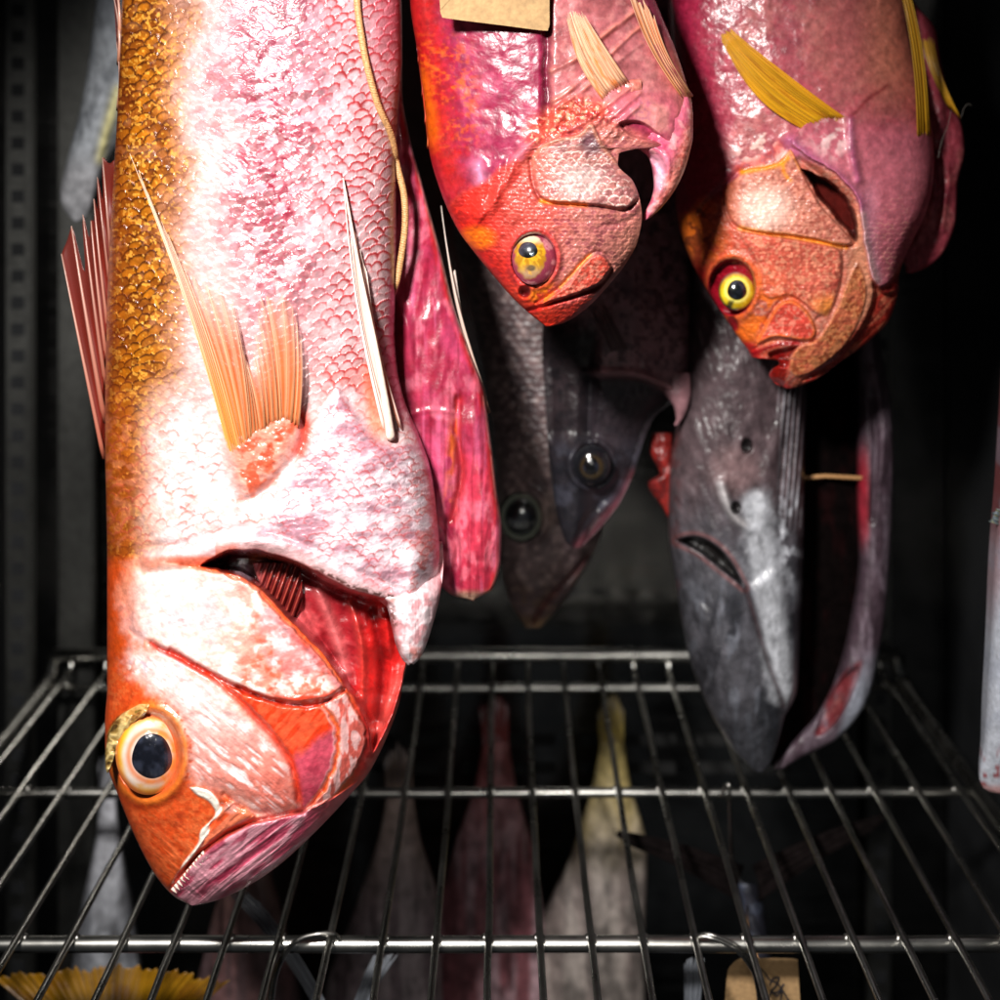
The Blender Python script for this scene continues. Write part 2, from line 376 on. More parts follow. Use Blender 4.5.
def fin_base(parent, pts, deps, rad, c0, c1, seed=0):
    """fleshy scaled root that the fin rays grow out of"""
    q = smooth(pts, False, 10); dd = np.interp(np.linspace(0, 1, len(q)), np.linspace(0, 1, len(deps)), deps); t = np.linspace(0, 1, len(q))
    V, f = tube_mesh(P3(q[:, 0], q[:, 1], dd), rad * (.35 + .65 * np.sin(math.pi * np.clip(t, .04, .96)) ** .6), 20)
    n = vn(V[:, 0] * 900, V[:, 2] * 900, seed); n2 = vn(V[:, 0] * 300, V[:, 2] * 300, seed + 3)
    mid = np.repeat(P3(q[:, 0], q[:, 1], dd)[:, 1], 20); V[:, 1] = mid + (V[:, 1] - mid) * .55
    V = V + np.stack([0 * n, -(n - .5) * rad * .18 - (n2 - .5) * rad * .3, (n2 - .5) * rad * .7], -1)
    w = ss(.3, .7, .5 * n + .5 * n2)[:, None]; c = np.ones((len(V), 4)); c[:, :3] = srgb(c0) * (1 - w) + srgb(c1) * w; c[:, 3] = .4
    return mesh_obj('fin_base', V, f, M['skin'], parent, c)

def eye(parent, cx, cy, rx, ry, depth, bulge, paint_fn, pupil, tilt=(0, 0), n=64, rings=40):
    """eyeball dome facing the viewer side of the fish with iris colours, and a separate domed pupil"""
    a = np.linspace(0, 2 * math.pi, n, endpoint=False); q = np.linspace(0, 1.0, rings)[:, None]
    u = cx + rx * q * np.cos(a)[None, :]; v = cy + ry * q * np.sin(a)[None, :]
    dep = depth - bulge * np.sqrt(np.clip(1 - 0.92 * q ** 2, 0, 1)) + tilt[0] * (u - cx) + tilt[1] * (v - cy)
    V = P3(u, v, dep); Vb = P3(cx + 0 * a, cy + 0 * a, depth + bulge)
    fc = grid_faces(rings, n, True)
    o = mesh_obj('eye', V, fc, M['eye'], parent, paint_fn(q + 0 * a[None, :], a[None, :] + 0 * q, u, v))
    px, py, prx, pry, pc = pupil
    q2 = np.linspace(0, 1, 16)[:, None]
    u = px + prx * q2 * np.cos(a)[None, :] * (1 + 0.05 * np.sin(3 * a)[None, :]); v = py + pry * q2 * np.sin(a)[None, :]
    qe = np.clip(np.sqrt(((u - cx) / rx) ** 2 + ((v - cy) / ry) ** 2), 0, 1)
    dep = depth - bulge * np.sqrt(1 - 0.92 * qe ** 2) - 0.0008 * np.sqrt(np.clip(1 - q2 ** 2, 0, 1)) - 0.0001 + tilt[0] * (u - cx) + tilt[1] * (v - cy)
    p = Paint(u, v, pc, 0.25); p.add(ss(0.35, 0.8, fbm(u / 9, v / 9, 3, 5)) * 0.35, (70, 76, 96))
    mesh_obj('pupil', P3(u, v, dep), fc[:15 * n], M['eye'], o, p.c)
    q3 = np.linspace(0, 1, 20)[:, None]; u = cx + rx * .97 * q3 * np.cos(a)[None, :]; v = cy + ry * .97 * q3 * np.sin(a)[None, :]
    dep = depth - bulge * np.sqrt(np.clip(1 - .92 * (q3 * .97) ** 2, 0, 1)) - 0.0004 - 0.0042 * np.clip(1 - q3 ** 2, 0, 1) + tilt[0] * (u - cx) + tilt[1] * (v - cy)
    mesh_obj('cornea', P3(u, v, dep), fc[:19 * n][:, ::-1], M['cornea'], o)
    return o

# ------------------------------------------------------------------ cabinet (the setting)
def zpx(py, d): return CZ - (py - VY) * d / F
def xpx(px, d): return (px - VX) * d / F
SH = zpx(945, 0.689) + 0.0063                # shelf height
DW = 1.065                           # back wall distance
def struct(o): o['kind'] = 'structure'; return o
zt, zb = CZ + 0.50, CZ - 0.95
back = struct(box('back_wall', (-0.38, DW, zb), (0.34, DW + 0.012, zt), M['wall']))
for (py, rows) in ((740, 1), (768, 1)):
    for (x0, x1) in ((262, 352), (372, 440), (463, 556), (580, 676), (697, 790)):
        z = zpx(py, DW); box('vent_slot', (xpx(x0, DW), DW - 0.0016, z - 0.0042), (xpx(x1, DW), DW + 0.004, z + 0.0042), M['black'], back, 0.0012)
struct(box('left_wall', (-0.38, 0.45, zb), (-0.37, DW - 0.003, zt), M['darkwall']))
struct(box('right_wall', (0.33, 0.45, zb), (0.34, DW - 0.003, zt), M['darkwall']))
struct(box('cabinet_floor', (-0.367, 0.45, zb - 0.01), (0.327, DW - 0.003, zb), M['darkwall']))
def pilaster(x0, x1, y, z0, z1, label, holes=True):
    t = thing('shelf_upright', label, 'upright', ((x0 + x1) / 2, y, z0), 'slotted uprights of the cabinet')
    box('channel', (x0, y - 0.008, z0), (x1, y + 0.004, z1), M['rail'], t, 0.0015)
    if holes:
        z = z0 + 0.3; w = (x1 - x0)
        while z < z1 - 0.05:
            box('slot', (x0 + w * 0.25, y - 0.0086, z), (x1 - w * 0.25, y - 0.006, z + 0.0085), M['darkwall'], t); z += 0.0185
    return t
xl = xpx(22, 1.0); pilaster(xl - 0.009, xl + 0.009, 1.0, zb, zt, 'slotted steel upright beside the wall on the dorsal side of the big snapper')
xm = xpx(72, 1.03); pilaster(xm - 0.011, xm + 0.014, 1.04, zb, zt, 'plain wide steel upright in the back corner behind the grey fish tail', False)
xr = xpx(884, 1.04); pilaster(xr - 0.010, xr + 0.006, 1.05, zb, zt, 'slotted steel upright behind the split silver fish')

# ------------------------------------------------------------------ wire shelf
sh = thing('wire_shelf', 'chromed wire shelf with long thin rods welded on three cross bars', 'shelf', (0, 0.72, SH - 0.01))
XL, XR = xpx(48, 1.0), xpx(903, 1.0)
def dz(py): return 826.0 / (py - VY) * 0.689
R1, R2, R3 = 0.0038, 0.0029, 0.0034
for (d, r) in ((dz(945), R1), (dz(795), R2), (dz(690), R2)):
    tube('cross_bar', [(x, d, SH - r - 0.0021 + 0.0002 * math.sin(x * 30)) for x in np.linspace(XL, XR, 12)], r, M['chrome'], sh, 14)
tube('back_rail', [(x, dz(681), SH + 0.012) for x in np.linspace(XL, XR, 8)], 0.0048, M['chrome'], sh, 14)
for i in range(-13, 13):
    x = xpx(487.5 + 51.7 * i, 0.689)
    if not XL + 0.012 < x < XR - 0.012: continue
    rs = random.Random(i * 3 + 1)
    pts = [(x + 0.0007 * math.sin(q * 5 + i) * rs.uniform(0.3, 1.4), 0.50 + q * (dz(681) - 0.003 - 0.50), SH + rs.uniform(-0.0002, 0.0002)) for q in np.linspace(0, 1, 14)]
    pts += [(x, dz(681) + 0.001, SH + 0.004), (x, dz(681) + 0.0015, SH + 0.010)]
    tube('rod', pts, 0.00175, M['chrome'], sh, 10)
for sx in (XL, XR):
    tube('side_bar', [(sx, 0.50, SH - 0.004), (sx, 0.7, SH - 0.004), (sx, dz(681) - 0.02, SH - 0.004), (sx, dz(681) - 0.006, SH), (sx, dz(681), SH + 0.012)], 0.0045, M['chrome'], sh, 12)
wv, wf = [], []
for d, r in ((dz(945), R1), (dz(795), R2), (dz(690), R2)):          # weld beads where rods sit on the bars
    for i in range(-13, 13):
        x = xpx(487.5 + 51.7 * i, 0.689)
        if not XL + 0.012 < x < XR - 0.012: continue
        for sx in (-1, 1):
            a = np.linspace(0, 2 * math.pi, 8, endpoint=False); k0 = len(wv) * 0 + sum(len(q) for q in wv)
            rings = [np.stack([x + sx * .0016 + .0015 * random.uniform(.7, 1.2) * c * np.cos(a), d + .0022 * c * np.sin(a), SH - .0022 + .0013 * h + 0 * a], -1) for c, h in ((1, -.6), (.9, .3), (.5, .85), (.05, 1))]
            wv.append(np.concatenate(rings)); wf.append(grid_faces(4, 8, True) + k0)
wb = mesh_obj('weld_beads', np.concatenate(wv), np.concatenate(wf), M['chrome'], sh); wb['kind'] = 'stuff'
# ------------------------------------------------------------------ the big snapper
D1 = 0.64
snap = thing('hanging_snapper', 'big silvery pink snapper with golden back hanging head down, gill torn open', 'fish', P3(193, 905, D1), 'fish hung head down above the shelf')
SL = [(200, -330), (150, -200), (128, -60), (122, 0), (120, 50), (118, 100), (115, 150), (112, 200), (109, 250), (107, 300), (106, 350), (105, 400), (105, 450), (106, 500), (107, 560), (107, 640), (107, 690), (105, 720), (105, 745), (108, 768), (116, 790), (132, 830), (151, 868), (162, 884), (175, 897), (191, 905.5)]
SR = [(262, -330), (330, -200), (388, -60), (401, 0), (402, 60), (398, 110), (396, 160), (396, 220), (395, 290), (394, 335), (396, 365), (403, 400), (420, 442), (431, 475), (437, 520), (440, 560), (436, 588), (424, 615), (412, 645), (407, 664), (404, 678), (400, 700), (393, 722), (382, 748), (368, 774), (350, 795), (330, 817), (305, 842), (278, 866), (248, 886), (218, 900), (196, 905.5)]
ST = [(-330, .010), (-200, .022), (-60, .034), (100, .042), (300, .047), (500, .048), (650, .046), (760, .040), (830, .030), (880, .018), (905.5, .003)]
sb = Body(SL, SR, ST, D1, -330, 905.5, 0.8)
CAV = [(198, 566), (222, 551), (250, 548), (285, 556), (320, 571), (348, 586), (374, 594), (400, 600), (418, 612), (412, 640), (409, 664), (405, 684), (398, 706), (388, 730), (374, 754), (369, 745), (367, 728), (356, 704), (345, 690), (336, 676), (322, 656), (303, 636), (285, 618), (270, 600), (255, 587), (236, 577), (214, 571)]
OPC = [(120, 600), (128, 574), (145, 562), (170, 562), (198, 567), (236, 577), (258, 590), (274, 607), (288, 622), (306, 640), (325, 660), (338, 679), (345, 690), (334, 699), (316, 703), (286, 702), (250, 692), (198, 668), (160, 646), (132, 632)]
PRE = [(163, 645), (198, 667), (250, 692), (286, 703), (318, 705), (330, 716), (337, 735), (335, 758), (326, 782), (312, 802), (303, 808), (298, 790), (291, 762), (268, 728), (224, 685), (186, 660)]
SUB = [(320, 704), (336, 696), (346, 692), (356, 706), (366, 727), (366, 748), (355, 772), (338, 793), (316, 808), (308, 806), (324, 788), (335, 762), (338, 736), (332, 717)]
JAW = [(168, 891), (186, 868), (200, 853), (218, 839), (236, 829), (252, 822), (275, 817), (302, 810), (325, 800), (345, 788), (358, 780), (350, 800), (300, 850), (250, 890), (195, 912), (178, 905)]
MAX = [(182, 868), (196, 845), (211, 826), (222, 806), (232, 800), (248, 808), (256, 817), (240, 826), (220, 838), (202, 852)]
PEEL = [(189, 787), (202, 788), (213, 793), (222, 806), (221, 815), (212, 823), (210, 834), (200, 848), (186, 866), (179, 870), (186, 858), (197, 843), (199, 832), (208, 822), (215, 812), (208, 802), (197, 796)]
CHEEK = [(130, 655), (160, 650), (186, 664), (224, 688), (266, 731), (289, 763), (297, 790), (301, 808), (270, 815), (250, 808), (234, 798), (215, 788), (196, 780), (188, 755), (180, 730), (165, 705), (142, 682)]
COLL = [(240, 545), (262, 520), (278, 490), (296, 462), (312, 430), (325, 400), (338, 385), (350, 395), (372, 425), (392, 440), (420, 442), (445, 480), (450, 600), (425, 665), (408, 662), (398, 640), (392, 606), (345, 586), (300, 560)]
PECB = [(222, 440), (235, 415), (265, 408), (297, 412), (302, 430), (296, 448), (282, 470), (262, 490), (245, 498), (232, 480)]
EYC = (148, 754)
def mem(f):
    c = {}
    def g(u, v):
        k = (u.shape, float(u.flat[0]))
        if k not in c: c[k] = f(u, v)
        return c[k]
    return g
@mem
def snap_f(u, v):
    f = {}
    wob = 3.0 * (fbm(u / 14, v / 14, 3, 3) - 0.5)
    uw, vw = u + wob, v + 3.0 * (fbm(u / 14, v / 14, 3, 9) - 0.5)
    us, vs_ = u + 1.1 * wob + 3 * (fbm(u / 5, v / 5, 2, 91) - .5), v + 5 * (fbm(u / 12, v / 12, 3, 92) - .5)
    f['cav'] = sd(uw, vw, CAV); f['opc'] = sd(us, vs_, OPC); f['pre'] = sd(us, vs_, PRE); f['sub'] = sd(us, vs_, SUB)
    f['jaw'] = sd(u, v, JAW); f['max'] = sd(u, v, MAX); f['peel'] = sd(uw, vw, PEEL); f['cheek'] = sd(u, v, CHEEK)
    f['coll'] = sd(uw, vw, COLL, 40); f['pecb'] = sd(uw, vw, PECB)
    f['sc'] = scales(u, v + 0.25 * (u - 250), 13.5, 1)
    f['sc2'] = scales(uw, vw + 0.2 * u, 10.0, 4)
    f['eye'] = np.sqrt(((u - EYC[0]) / 34) ** 2 + ((v - EYC[1]) / 43) ** 2)
    # where scaled skin is: trunk above the head line
    f['trunk'] = 1 - ss(540, 575, v + 0.15 * (u - 107))
    f['trunk'] = f['trunk'] * (1 - ss(-8, 2, -f['pecb']) * 0.8)
    f['head'] = ss(545, 580, v + 0.1 * (u - 107)) * ss(392, 384, u - ss(640, 670, v) * 80) * (1 - ss(-8, 2, -f['coll'])) * ss(-3, 3, (v - 556) - np.where(u > 215, -14 + 0.42 * np.maximum(u - 250, 0), 0))
    f['rim'], _ = ld(u, v, [(150, 560), (185, 556), (215, 546), (245, 541), (275, 547), (310, 561), (345, 581), (375, 593), (394, 602)])
    return f
def line_h(u, v, pts, w, n=5):
    d, a = ld(u, v, pts, 20, n); return np.exp(-(d / w) ** 2)
def snap_relief(u, v):
    f = snap_f(u, v); r = np.zeros(u.shape)
    h, e, i = f['sc']; h2, e2, i2 = f['sc2']
    damp = 1 - ss(260, 420, v) * 0.45
    tu, tv = rot(u, v, 35)
    worn = ss(.25, .55, fbm(u / 40, v / 55, 3, 21))
    r += f['trunk'] * damp * ((1.25 * h + 0.5 * (i - 0.5)) * (.25 + .75 * worn) + (1.2 - worn) * .7 * (ridge(tu / 16, tv / 5, 3, 24) - .5))
    r += (0.6 - 0.35 * ss(380, 470, v)) * (fbm(u / 9, v / 7, 3, 2) - 0.5) + 3.0 * (fbm(u / 50, v / 50, 3, 8) - 0.5)
    # collar with its own raised flap and mottled skin
    c = ss(0, 14, -f['coll']); r += 3.2 * c + c * 0.35 * h2 + c * 1.5 * (ridge(u / 40 + 0.02 * v, v / 22, 3, 6) - 0.5)
    r += 2.0 * np.exp(-(f['rim'] / 8) ** 2) - 1.2 * np.exp(-((f['rim'] - 13) / 4) ** 2)
    r += 2.6 * ss(-10, 16, -f['pecb']) + ss(0, 6, -f['pecb']) * 1.5 * (fbm(u / 6, v / 6, 3, 12) - 0.5)
    r -= 1.6 * line_h(u, v, [(246, 500), (262, 492), (280, 474), (298, 452), (304, 430), (300, 416)], 4)
    r += 4.0 * line_h(u, v, [(414, 560), (412, 600), (411, 640), (412, 660)], 13)
    # cavity behind the gill cover
    cv = ss(1, 9, -f['cav'])
    floor = -30 - 6 * ss(300, 250, u) + 9 * (fbm(u / 40, v / 30, 2, 31) - 0.5) + 10 * ss(0, 60, (u - 330) + (v - 640) * 0.25) - 3 * ss(25, 0, np.abs(u - 360 - (v - 640) * 0.1)) * 0
    floor = floor + 2.0 * (ridge(u / 60 + v / 90, v / 26 - u / 60, 3, 33) - 0.5)
    for pts, hh, w in (([(318, 590), (334, 630), (346, 672)], 2.5, 5), ([(350, 600), (362, 650), (362, 710)], 3.2, 4), ([(372, 610), (382, 660), (378, 720)], -3.0, 5), ([(386, 620), (392, 670), (384, 730)], 2.2, 4), ([(300, 600), (318, 634), (334, 660)], -2.5, 4), ([(290, 566), (330, 590), (370, 604)], -4, 6)):
        floor = floor + hh * line_h(u, v, pts, w)
    r = r * (1 - cv) + floor * cv
    # gill-cover plates
    lm = ss(150, 245, u)
    for k, hh, w, dc in (('opc', 3.0, 3, 26), ('pre', .9, 3, 16), ('sub', 1.8, 3, 16), ('jaw', 2.6, 3, 22), ('max', 1.5, 3, 20), ('cheek', 1.2, 14, 60)):
        r += plate(-f[k], hh, w, dc) * (lm if k in ('opc', 'cheek') else 1)
    r += ss(0, 4, -f['opc']) * (0.5 * lm * ss(5, 0, np.abs(f['opc'] + 5)) + 0.8 * (ridge(u / 40 - v / 60, v / 14 + u / 50, 3, 14) - 0.5))
    r += ss(0, 4, -f['sub']) * 0.8 * (ridge(u / 9, v / 30, 3, 15) - 0.5)
    ju, jv = rot(u, v, -38)
    r += ss(0, 5, -f['jaw']) * 2.2 * (ridge(ju / 60, jv / 8, 3, 16) - 0.5)
    r += ss(0, 4, -f['max']) * 1.8 * (ridge(ju / 50, jv / 6, 2, 18) - 0.5)
    cu, cvv = rot(u, v, 40)
    r += ss(0, 10, -f['cheek']) * 1.0 * (ridge(cu / 30, cvv / 7, 3, 17) - 0.5)
    r += ss(0, 2.5, -f['peel']) * 1.1
    for pts, dep, w in (([(152, 644), (198, 668), (250, 693), (286, 704), (318, 704), (344, 689)], 3.2, 2.6), ([(170, 650), (224, 686), (267, 729), (291, 762), (299, 800), (303, 812)], 2.6, 3),
                        ([(302, 811), (275, 817), (252, 822), (236, 829), (218, 839), (200, 853), (186, 868), (171, 889)], 4.0, 2.6), ([(110, 560), (125, 600), (133, 632), (152, 646)], 1.2, 4),
                        ([(224, 795), (236, 806), (250, 812), (268, 814)], 2.6, 3), ([(222, 806), (212, 824), (202, 846), (188, 866)], 1.5, 2.5), ([(308, 806), (326, 786), (337, 760), (339, 735), (331, 716)], 1.0, 2)):
        r -= dep * line_h(u + 3 * (fbm(u / 9, v / 9, 2, 95) - .5), v + 3 * (fbm(u / 9, v / 9, 2, 96) - .5), pts, w) * (.35 + .9 * fbm(u / 18, v / 18, 2, 97))
    # eye socket with its folded lid
    q = f['eye']; r += 2.2 * np.exp(-((q - 1.12) / 0.13) ** 2) - 5.0 * ss(1.0, 0.85, q)
    lid = sd(u, v, [(106, 750), (108, 730), (118, 716), (134, 708), (146, 708), (134, 720), (122, 735), (114, 752), (108, 768), (105, 770)])
    r += ss(0, 4, -lid) * (3.0 + 2.4 * (ridge(u / 10 + v / 16, v / 7, 2, 22) - 0.5))
    r += ss(790, 860, v) * ss(240, 200, u) * 0.9 * (ridge(cu / 30, cvv / 6, 3, 19) - 0.5) + f['head'] * 0.3 * (fbm(u / 5, v / 5, 2, 20) - 0.5)
    return r
def snap_paint(u, v):
    f = snap_f(u, v); p = Paint(u, v, (200, 170, 168), 0.36)
    h, e, i = f['sc']; h2, e2, i2 = f['sc2']
    n1 = fbm(u / 38, v / 38, 4, 41); n2 = fbm(u / 9, v / 9, 3, 42); n3 = fbm(u / 3.2, v / 3.2, 2, 43)
    edge = ss(0.62, 0.95, e)
    # magenta flush along the flank
    mg = ss(196, 275, u + 70 * (n1 - 0.5)) * ss(385, 290, u + 70 * (n1 - 0.5)) * ss(420, 200, v + 0.25 * (u - 250) + 60 * (n1 - .5))
    p.add(mg * 0.6, (180, 114, 130)); p.add(mg * ss(0.42, 0.60, n2 * .6 + .4 * i) * 0.95, (150, 36, 66)); p.add(mg * ss(.6, .9, 1 - i) * .5, (206, 182, 190)); p.add(ss(140, 10, v) * ss(200, 260, u) * .35, (120, 70, 96)); p.add(mg * ss(0.58, 0.66, n3 * 0.5 + 0.5 * i) * 0.6, (150, 120, 120))
    p.add(mg * edge * ss(.35, .6, n2) * 0.6, (158, 44, 78))
    # red crescents at the scale edges towards the belly
    bl = ss(285, 345, u + 30 * (n1 - .5)) * ss(470, 380, v - 0.3 * (u - 350))
    p.add(bl * 0.5, (206, 184, 190)); p.add(bl * ss(0.55, 0.9, e) * ss(.25, .5, n2 * .5 + .5 * i) * 0.95, (172, 62, 66)); p.add(bl * ss(330, 400, v) * ss(360, 330, np.abs(u - 320) + 300) * ss(.4, .6, n2) * .5, (205, 95, 80))
    p.add(ss(352, 402, u) * ss(140, 20, v) * 0.8, (190, 96, 112))
    p.add(f['trunk'] * ss(0.45, 0.7, n2) * ss(0.4, 0.8, i) * 0.30 * (1 - bl), (186, 160, 170))
    # golden back
    gold = ss(88, 36, u - curve([(-300, 190), (-60, 128), (0, 122), (300, 112), (450, 96), (560, 86), (900, 80)])(v) + 34 * (n1 - 0.5) + 10 * (i - .5)) * ss(620, 560, v)
    p.add(gold, (146, 92, 34)); p.add(gold * ss(0.25, 0.75, .75 * i + .25 * n2) * 0.7, (186, 126, 34)); p.add(gold * ss(.62, .9, e) * 0.85, (78, 40, 18)); p.add(gold * ss(.5, .72, fbm(u / 22, v / 22, 3, 55)) * .55, (104, 52, 24)); p.add(gold * ss(.55, .7, n2) * ss(.5, .9, 1 - i) * .4, (186, 140, 110))
    p.add(gold * ss(.6, .72, n3) * .6, (226, 178, 90)); p.add(gold * ss(140, 106, u) * .55, (150, 74, 24))
    mid = ss(96, 54, u - 112 + 40 * (n1 - .5)) * (1 - gold) * ss(560, 500, v)
    p.add(mid * ss(.45, .65, n2) * .6, (190, 140, 110)); p.add(mid * edge * .4, (176, 128, 104))
    # lower trunk under the pectoral fin: pale with faint orange blotches
    lo = ss(370, 460, v) * f['trunk']; p.add(lo * ss(125, 165, u) * .75, (236, 222, 224)); p.add(lo * ss(.45, .7, n2) * .35, (220, 156, 140)); p.add(lo * ss(.6, .92, e) * ss(.4, .6, fbm(u / 14, v / 14, 3, 57)) * .6, (196, 104, 92)); p.add(lo * ss(160, 120, u + 30 * (n1 - .5)) * .45, (190, 110, 50))
    # collar: white with mauve mottling
    c = ss(0, 10, -f['coll']); p.add(c * .9, (226, 212, 218))
    mot = ridge(u / 26 + v / 60, v / 11, 3, 6); p.add(c * ss(.36, .74, fbm(u / 24, v / 13, 4, 44)) * .75, (166, 112, 128)); p.add(c * ss(.55, .75, 1 - mot) * ss(600, 520, v) * .5, (176, 92, 100)); p.add(c * ss(.6, .9, e2) * ss(.35, .6, n2) * .7, (186, 88, 92))
    p.add(c * ss(440, 520, v) * ss(385, 440, u) * ss(.45, .6, n2) * .6, (206, 120, 112)); p.add(c * ss(620, 655, v) * ss(.4, .6, n2) * .7, (226, 150, 140))
    pb = ss(-8, 14, -f['pecb'] + 14 * (n2 - .5)); p.add(pb * .7, (222, 140, 112)); p.add(pb * ss(.48, .62, n2) * .8, (200, 92, 58))
    p.add(line_h(u, v, [(300, 452), (306, 432), (300, 414)], 7) * .9, (210, 70, 44)); p.add(ss(18, 6, np.abs(u - 378 + (v - 400) * -0.12)) * ss(350, 385, v) * ss(450, 425, v) * .7, (232, 130, 92))
    rim = np.exp(-(f['rim'] / 9) ** 2); p.add(rim * .8, (240, 206, 208)); p.add(np.exp(-((f['rim'] - 9) / 4) ** 2) * ss(215, 260, u) * ss(.35, .6, n2) * .5, (212, 130, 138))
    # orange nape and head
    hd = f['head']; p.add(hd, (222, 108, 58))
    p.add(hd * ss(.5, .7, n2) * .5, (196, 78, 34)); p.add(hd * ss(600, 640, v) * ss(.45, .65, n3) * .35, (236, 150, 96)); p.add(ss(545, 590, v) * ss(150, 118, u + 14 * (n2 - .5)) * ss(700, 640, v) * .8, (206, 96, 36))
    bw = 16 * (fbm(u / 13, v / 13, 3, 53) - .5) + 7 * (fbm(u / 4, v / 4, 2, 54) - .5)
    ck = ss(-14, 16, -f['cheek'] + bw); cu, cvv = rot(u, v, 40); st = ridge(cu / 30, cvv / 7, 3, 17)
    p.add(ck * .96, (240, 226, 226)); p.add(ck * ss(.5, .72, st) * ss(660, 800, v + .25 * (u - 200)) * .75, (218, 106, 76)); p.add(ck * ss(.5, .7, fbm(u / 7, v / 7, 3, 46)) * .35, (222, 170, 160))
    p.add(ck * ss(240, 296, u) * ss(730, 800, v) * .5, (220, 110, 96)); p.add(ck * ss(.62, .72, n2) * ss(700, 660, v) * .5, (206, 196, 214))
    wl = 1 + 16 * ss(45, 0, np.abs(u - 130)); oc = ss(-wl, 5 + wl, -f['opc'] + bw * ss(40, 0, np.abs(u - 135)) * 1.4); p.add(oc, (240, 222, 218)); ov = ridge(u / 22 - v / 40, v / 13 + u / 50, 3, 14)
    p.add(oc * ss(.55, .82, ov) * ss(150, 290, u + .3 * (v - 640)) * .75, (222, 112, 80)); p.add(oc * ss(.45, .75, fbm(u / 6, v / 9, 3, 58)) * .2, (222, 160, 144)); p.add(oc * ss(.5, .68, n2) * ss(200, 300, u + .4 * (v - 640)) * .8, (228, 104, 70)); p.add(oc * ss(14, 2, -f['opc']) * ss(255, 285, u) * .9, (216, 72, 40)); p.add(oc * ss(150, 118, u + 8 * (n2 - .5)) * .9, (214, 104, 44)); p.add(oc * ss(9, 2, -f['opc'] + bw * .4) * ss(612, 585, v) * ss(240, 150, u) * .4, (228, 150, 96))
    p.add(oc * ss(.6, .75, n1) * .3, (206, 188, 206))
    pr = ss(-1, 4, -f['pre']); p.add(pr, (226, 84, 44)); p.add(pr * ss(.5, .7, ridge(cu / 6, cvv / 30, 2, 23)) * .5, (236, 132, 96)); p.add(pr * ss(-6, 8, (v - 752) + .75 * (u - 300) + 10 * (n2 - .5)), (206, 100, 118)); p.add(pr * ss(.5, .7, n2) * ss(740, 770, v) * .5, (178, 62, 88)); p.add(pr * ss(5, 1.5, -f['pre']) * ss(312, 330, u) * .8, (240, 206, 206))
    sbm = ss(0, 5, -f['sub']); p.add(sbm, (232, 190, 188)); p.add(sbm * ss(.52, .7, ridge(u / 9, v / 26, 3, 15)) * .8, (212, 92, 74)); p.add(sbm * ss(5, 1, -f['sub']) * ss(.45, .6, n2) * .6, (244, 224, 224))
    # gill membrane strip right of the lobe
    gm = ss(640, 690, v) * ss(340, 366, u) * (1 - sbm) * (1 - oc); p.add(gm, (206, 70, 66)); p.add(gm * ss(.5, .7, n2) * .5, (230, 140, 132))
    jw = ss(0, 5, -f['jaw']); ju, jv = rot(u, v, -38); js = ridge(ju / 60, jv / 8, 3, 16)
    p.add(jw, (208, 108, 132)); p.add(jw * ss(.5, .72, js) * .75, (232, 186, 196)); p.add(jw * ss(.55, .72, fbm(ju / 26, jv / 9, 3, 47)) * .7, (170, 52, 88)); p.add(jw * ss(300, 340, u) * .5, (220, 130, 124))
    mx = ss(0, 4, -f['max']); p.add(mx * .8, (222, 104, 66)); p.add(mx * ss(.5, .7, ridge(ju / 50, jv / 6, 2, 18)) * .5, (236, 168, 138)); p.add(ss(8, 3, np.hypot((u - 231) / 1.3, v - 808)) * .8, (220, 170, 160))
    snt = ss(800, 850, v) * (1 - jw) * (1 - mx); p.add(snt * ss(.5, .7, ridge(cu / 30, cvv / 6, 3, 19)) * .5, (240, 150, 100)); p.add(snt * ss(200, 150, u) * .4, (208, 84, 34))
    p.add(ss(0, 2, -f['peel']), (240, 232, 222), .6)
    p.add(ss(9, 4, np.hypot(u - 135, (v - 667) * 1.0)) * ss(.4, .5, fbm(u / 4, v / 4, 2, 51)), (244, 226, 220))
    # grooves in deep orange
    p.add(line_h(u, v, [(152, 644), (198, 668), (250, 693), (286, 704), (318, 704), (344, 689)], 3) * .9, (176, 44, 26)); p.add(line_h(u, v, [(170, 650), (224, 686), (267, 729), (291, 762), (299, 800)], 4) * .8, (208, 66, 34)); p.add(line_h(u, v, [(302, 811), (252, 822), (218, 839), (186, 868), (171, 889)], 2.5, 4) * .7, (176, 60, 62))
    # eye surround
    q = f['eye']; p.add(ss(1.5, 1.15, q) * ss(.3, .6, n2 * .6 + .4 * ss(200, 120, u)) * .9, (222, 104, 46)); p.add(np.exp(-((q - 1.1) / .1) ** 2) * .7, (232, 150, 70)); p.add(np.exp(-((q - 1.25) / .09) ** 2) * ss(.5, .7, n3) * .7, (200, 80, 30))
    p.add(ss(1.05, .95, q), (214, 120, 70))
    lid = sd(u, v, [(106, 750), (108, 730), (118, 716), (134, 708), (146, 708), (134, 720), (122, 735), (114, 752), (108, 768), (105, 770)]); lm = ss(-1, 3, -lid); lr = ridge(u / 10 + v / 16, v / 7, 2, 22)
    p.add(lm, (150, 122, 62), .3); p.add(lm * ss(.5, .7, lr) * .9, (206, 178, 110)); p.add(lm * ss(.45, .3, lr) * .8, (74, 54, 26))
    # inside of the gill opening
    cv = ss(0, 6, -f['cav']); p.add(cv, (160, 46, 56), .28)
    p.add(cv * ss(270, 235, u) * ss(.4, .6, n2) * .9, (110, 34, 20)); p.add(cv * ss(.5, .7, fbm(u / 34, v / 20, 3, 48)) * .6, (214, 120, 122)); p.add(cv * ss(352, 372, u + (v - 640) * .12) * .85, (206, 52, 48)); p.add(cv * ss(380, 396, u + (v - 690) * .5) * .6, (224, 120, 112))
